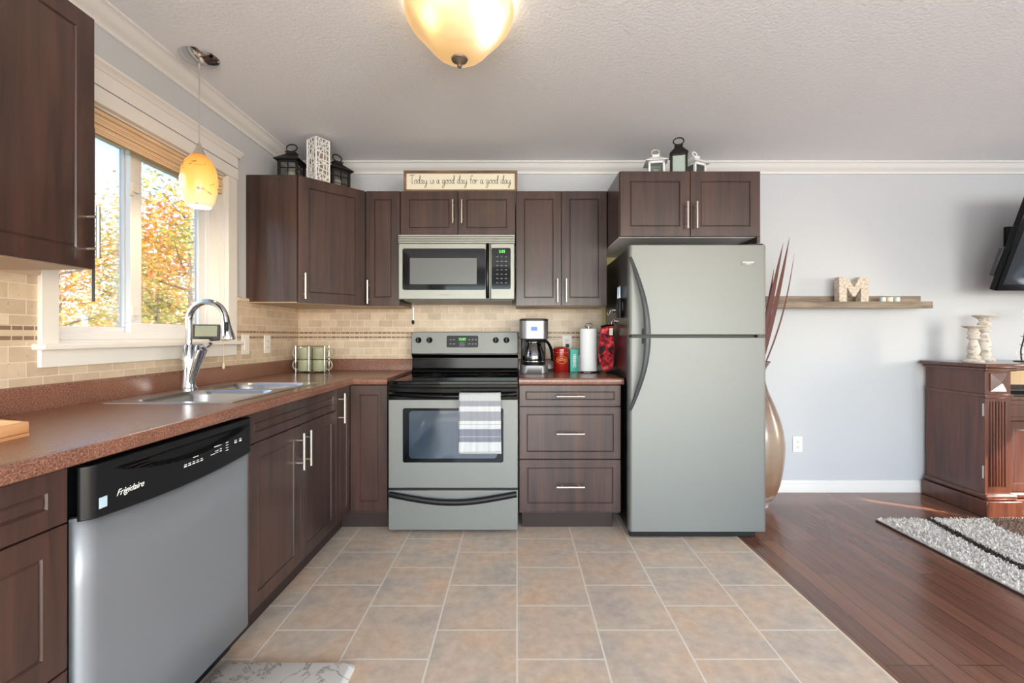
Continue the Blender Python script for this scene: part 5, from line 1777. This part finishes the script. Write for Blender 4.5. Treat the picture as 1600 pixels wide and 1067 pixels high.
# shag rug
rug = thing('area_rug', 'grey shag rug with a wavy dark stripe on the hardwood floor', 'rug', (3.1, 1.95, 0))
part('backing', MB().box(2.235, 4.0, 1.05, 2.765, 0.0005, 0.009), 'rugback', rug, bevel=0.003)
rnd = random.Random(11)
mb = MB()
vs2, fs2 = [], []
for i in range(42000):
    x_, y_ = rnd.uniform(2.243, 3.75), rnd.uniform(1.2, 2.757)
    a = rnd.uniform(0, 2 * PI)
    l_ = rnd.uniform(0.012, 0.022)
    w_ = 0.0028
    ca, sa = math.cos(a), math.sin(a)
    lx, ly = rnd.uniform(-0.010, 0.010), rnd.uniform(-0.010, 0.010)
    k = len(vs2)
    vs2 += [(x_ - w_ * ca, y_ - w_ * sa, 0.008), (x_ + w_ * ca, y_ + w_ * sa, 0.008), (x_ + lx + w_ * ca, y_ + ly + w_ * sa, 0.008 + l_), (x_ + lx - w_ * ca, y_ + ly - w_ * sa, 0.008 + l_)]
    fs2.append((k, k + 1, k + 2, k + 3))
mb._add(vs2, fs2)
part('pile', mb, 'rug', rug, smooth=False, recalc=False, kind='stuff')
part('pile_base', MB().box(2.240, 3.995, 1.055, 2.760, 0.0092, 0.016), 'rug', rug, smooth=False)

# ------------------------------------------------------------------ garden outside the kitchen window
struct('ground', MB().box(-40, XL - 0.16, -6, 40, -0.9, -0.8), 'lawn', 'lawn outside the kitchen window', smooth=False)


def tree(x_, y_, h, r, lm, seed, label, n=2600, leaf=0.10, trunk=True, zmin=0.25):
    rnd_ = random.Random(seed)
    t_ = thing('tree', label, 'tree', (x_, y_, -0.8), group='autumn trees outside the window')
    mbt = MB()
    top = Vector((x_, y_, -0.8 + h * 0.9))
    mbt.tube([(x_, y_, -0.8), (x_ + 0.05, y_, -0.8 + h * 0.4), tuple(top)], [0.035 * h ** 0.9 * 0.5, 0.022 * h ** 0.9 * 0.5, 0.01], 10)
    tips = []
    for k in range(16):
        z_ = -0.8 + h * (0.15 + 0.7 * k / 16)
        a = k * 2.4 + rnd_.random()
        L_ = r * rnd_.uniform(0.6, 1.0) * (1.15 - 0.6 * k / 16)
        p0 = Vector((x_, y_, z_))
        p1 = p0 + Vector((math.cos(a) * L_, math.sin(a) * L_, L_ * 0.45))
        mid = (p0 + p1) / 2 + Vector((0, 0, -0.06 * L_))
        mbt.tube([p0, mid, p1], [0.028, 0.016, 0.005], 6)
        tips += [p1, mid + Vector((0, 0, 0.1)), (mid + p1) / 2]
    part('trunk', mbt, 'bark', t_)
    vs_l, fs_l = [], []
    for i in range(n):
        g3 = Vector((rnd_.gauss(0, 1), rnd_.gauss(0, 1), rnd_.gauss(0, 1)))
        if g3.length > 2.1:
            g3 *= 2.1 / g3.length
        c_ = rnd_.choice(tips) + g3 * (r * 0.17)
        u_ = Vector((rnd_.gauss(0, 1), rnd_.gauss(0, 1), rnd_.gauss(0, 0.7))).normalized()
        v_ = u_.cross(Vector((rnd_.gauss(0, 1), rnd_.gauss(0, 1), rnd_.gauss(0, 1)))).normalized()
        s_ = leaf * rnd_.uniform(0.6, 1.2)
        k = len(vs_l)
        vs_l += [c_ - u_ * s_ * 0.5, c_ + v_ * s_ * 0.32, c_ + u_ * s_ * 0.5, c_ - v_ * s_ * 0.32]
        fs_l.append((k, k + 1, k + 2, k + 3))
    mbl = MB()
    mbl._add(vs_l, fs_l)
    part('foliage', mbl, lm, t_, smooth=False, recalc=False, kind='stuff')
    return t_


tree(-6.6, 8.9, 5.3, 1.9, 'leaf_mixed', 1, 'large red, yellow and green autumn tree filling the window pane by the faucet', 11000, 0.085)
tree(-5.6, 6.9, 2.9, 0.9, 'leaf_green', 2, 'low green and yellow shrub-like tree at the foot of the window view', 2800, 0.06)
tree(-8.4, 8.1, 4.3, 1.2, 'leaf_orange', 3, 'orange autumn tree behind the window pane beside the near cabinet', 3600, 0.075)
tree(-11.5, 13.5, 6.4, 2.4, 'leaf_mixed', 4, 'tall mixed autumn tree further back behind the red one', 6000, 0.11)
tree(-15.0, 18.0, 6.0, 2.6, 'leaf_green', 5, 'tall green tree farthest from the window', 2500, 0.16)
tree(-6.6, 5.6, 2.4, 0.8, 'leaf_green', 6, 'small pale green tree low at the near edge of the window view', 2600, 0.065)
tree(-14.0, 12.0, 4.2, 2.0, 'leaf_orange', 7, 'broad low orange tree in the distance', 2200, 0.14)
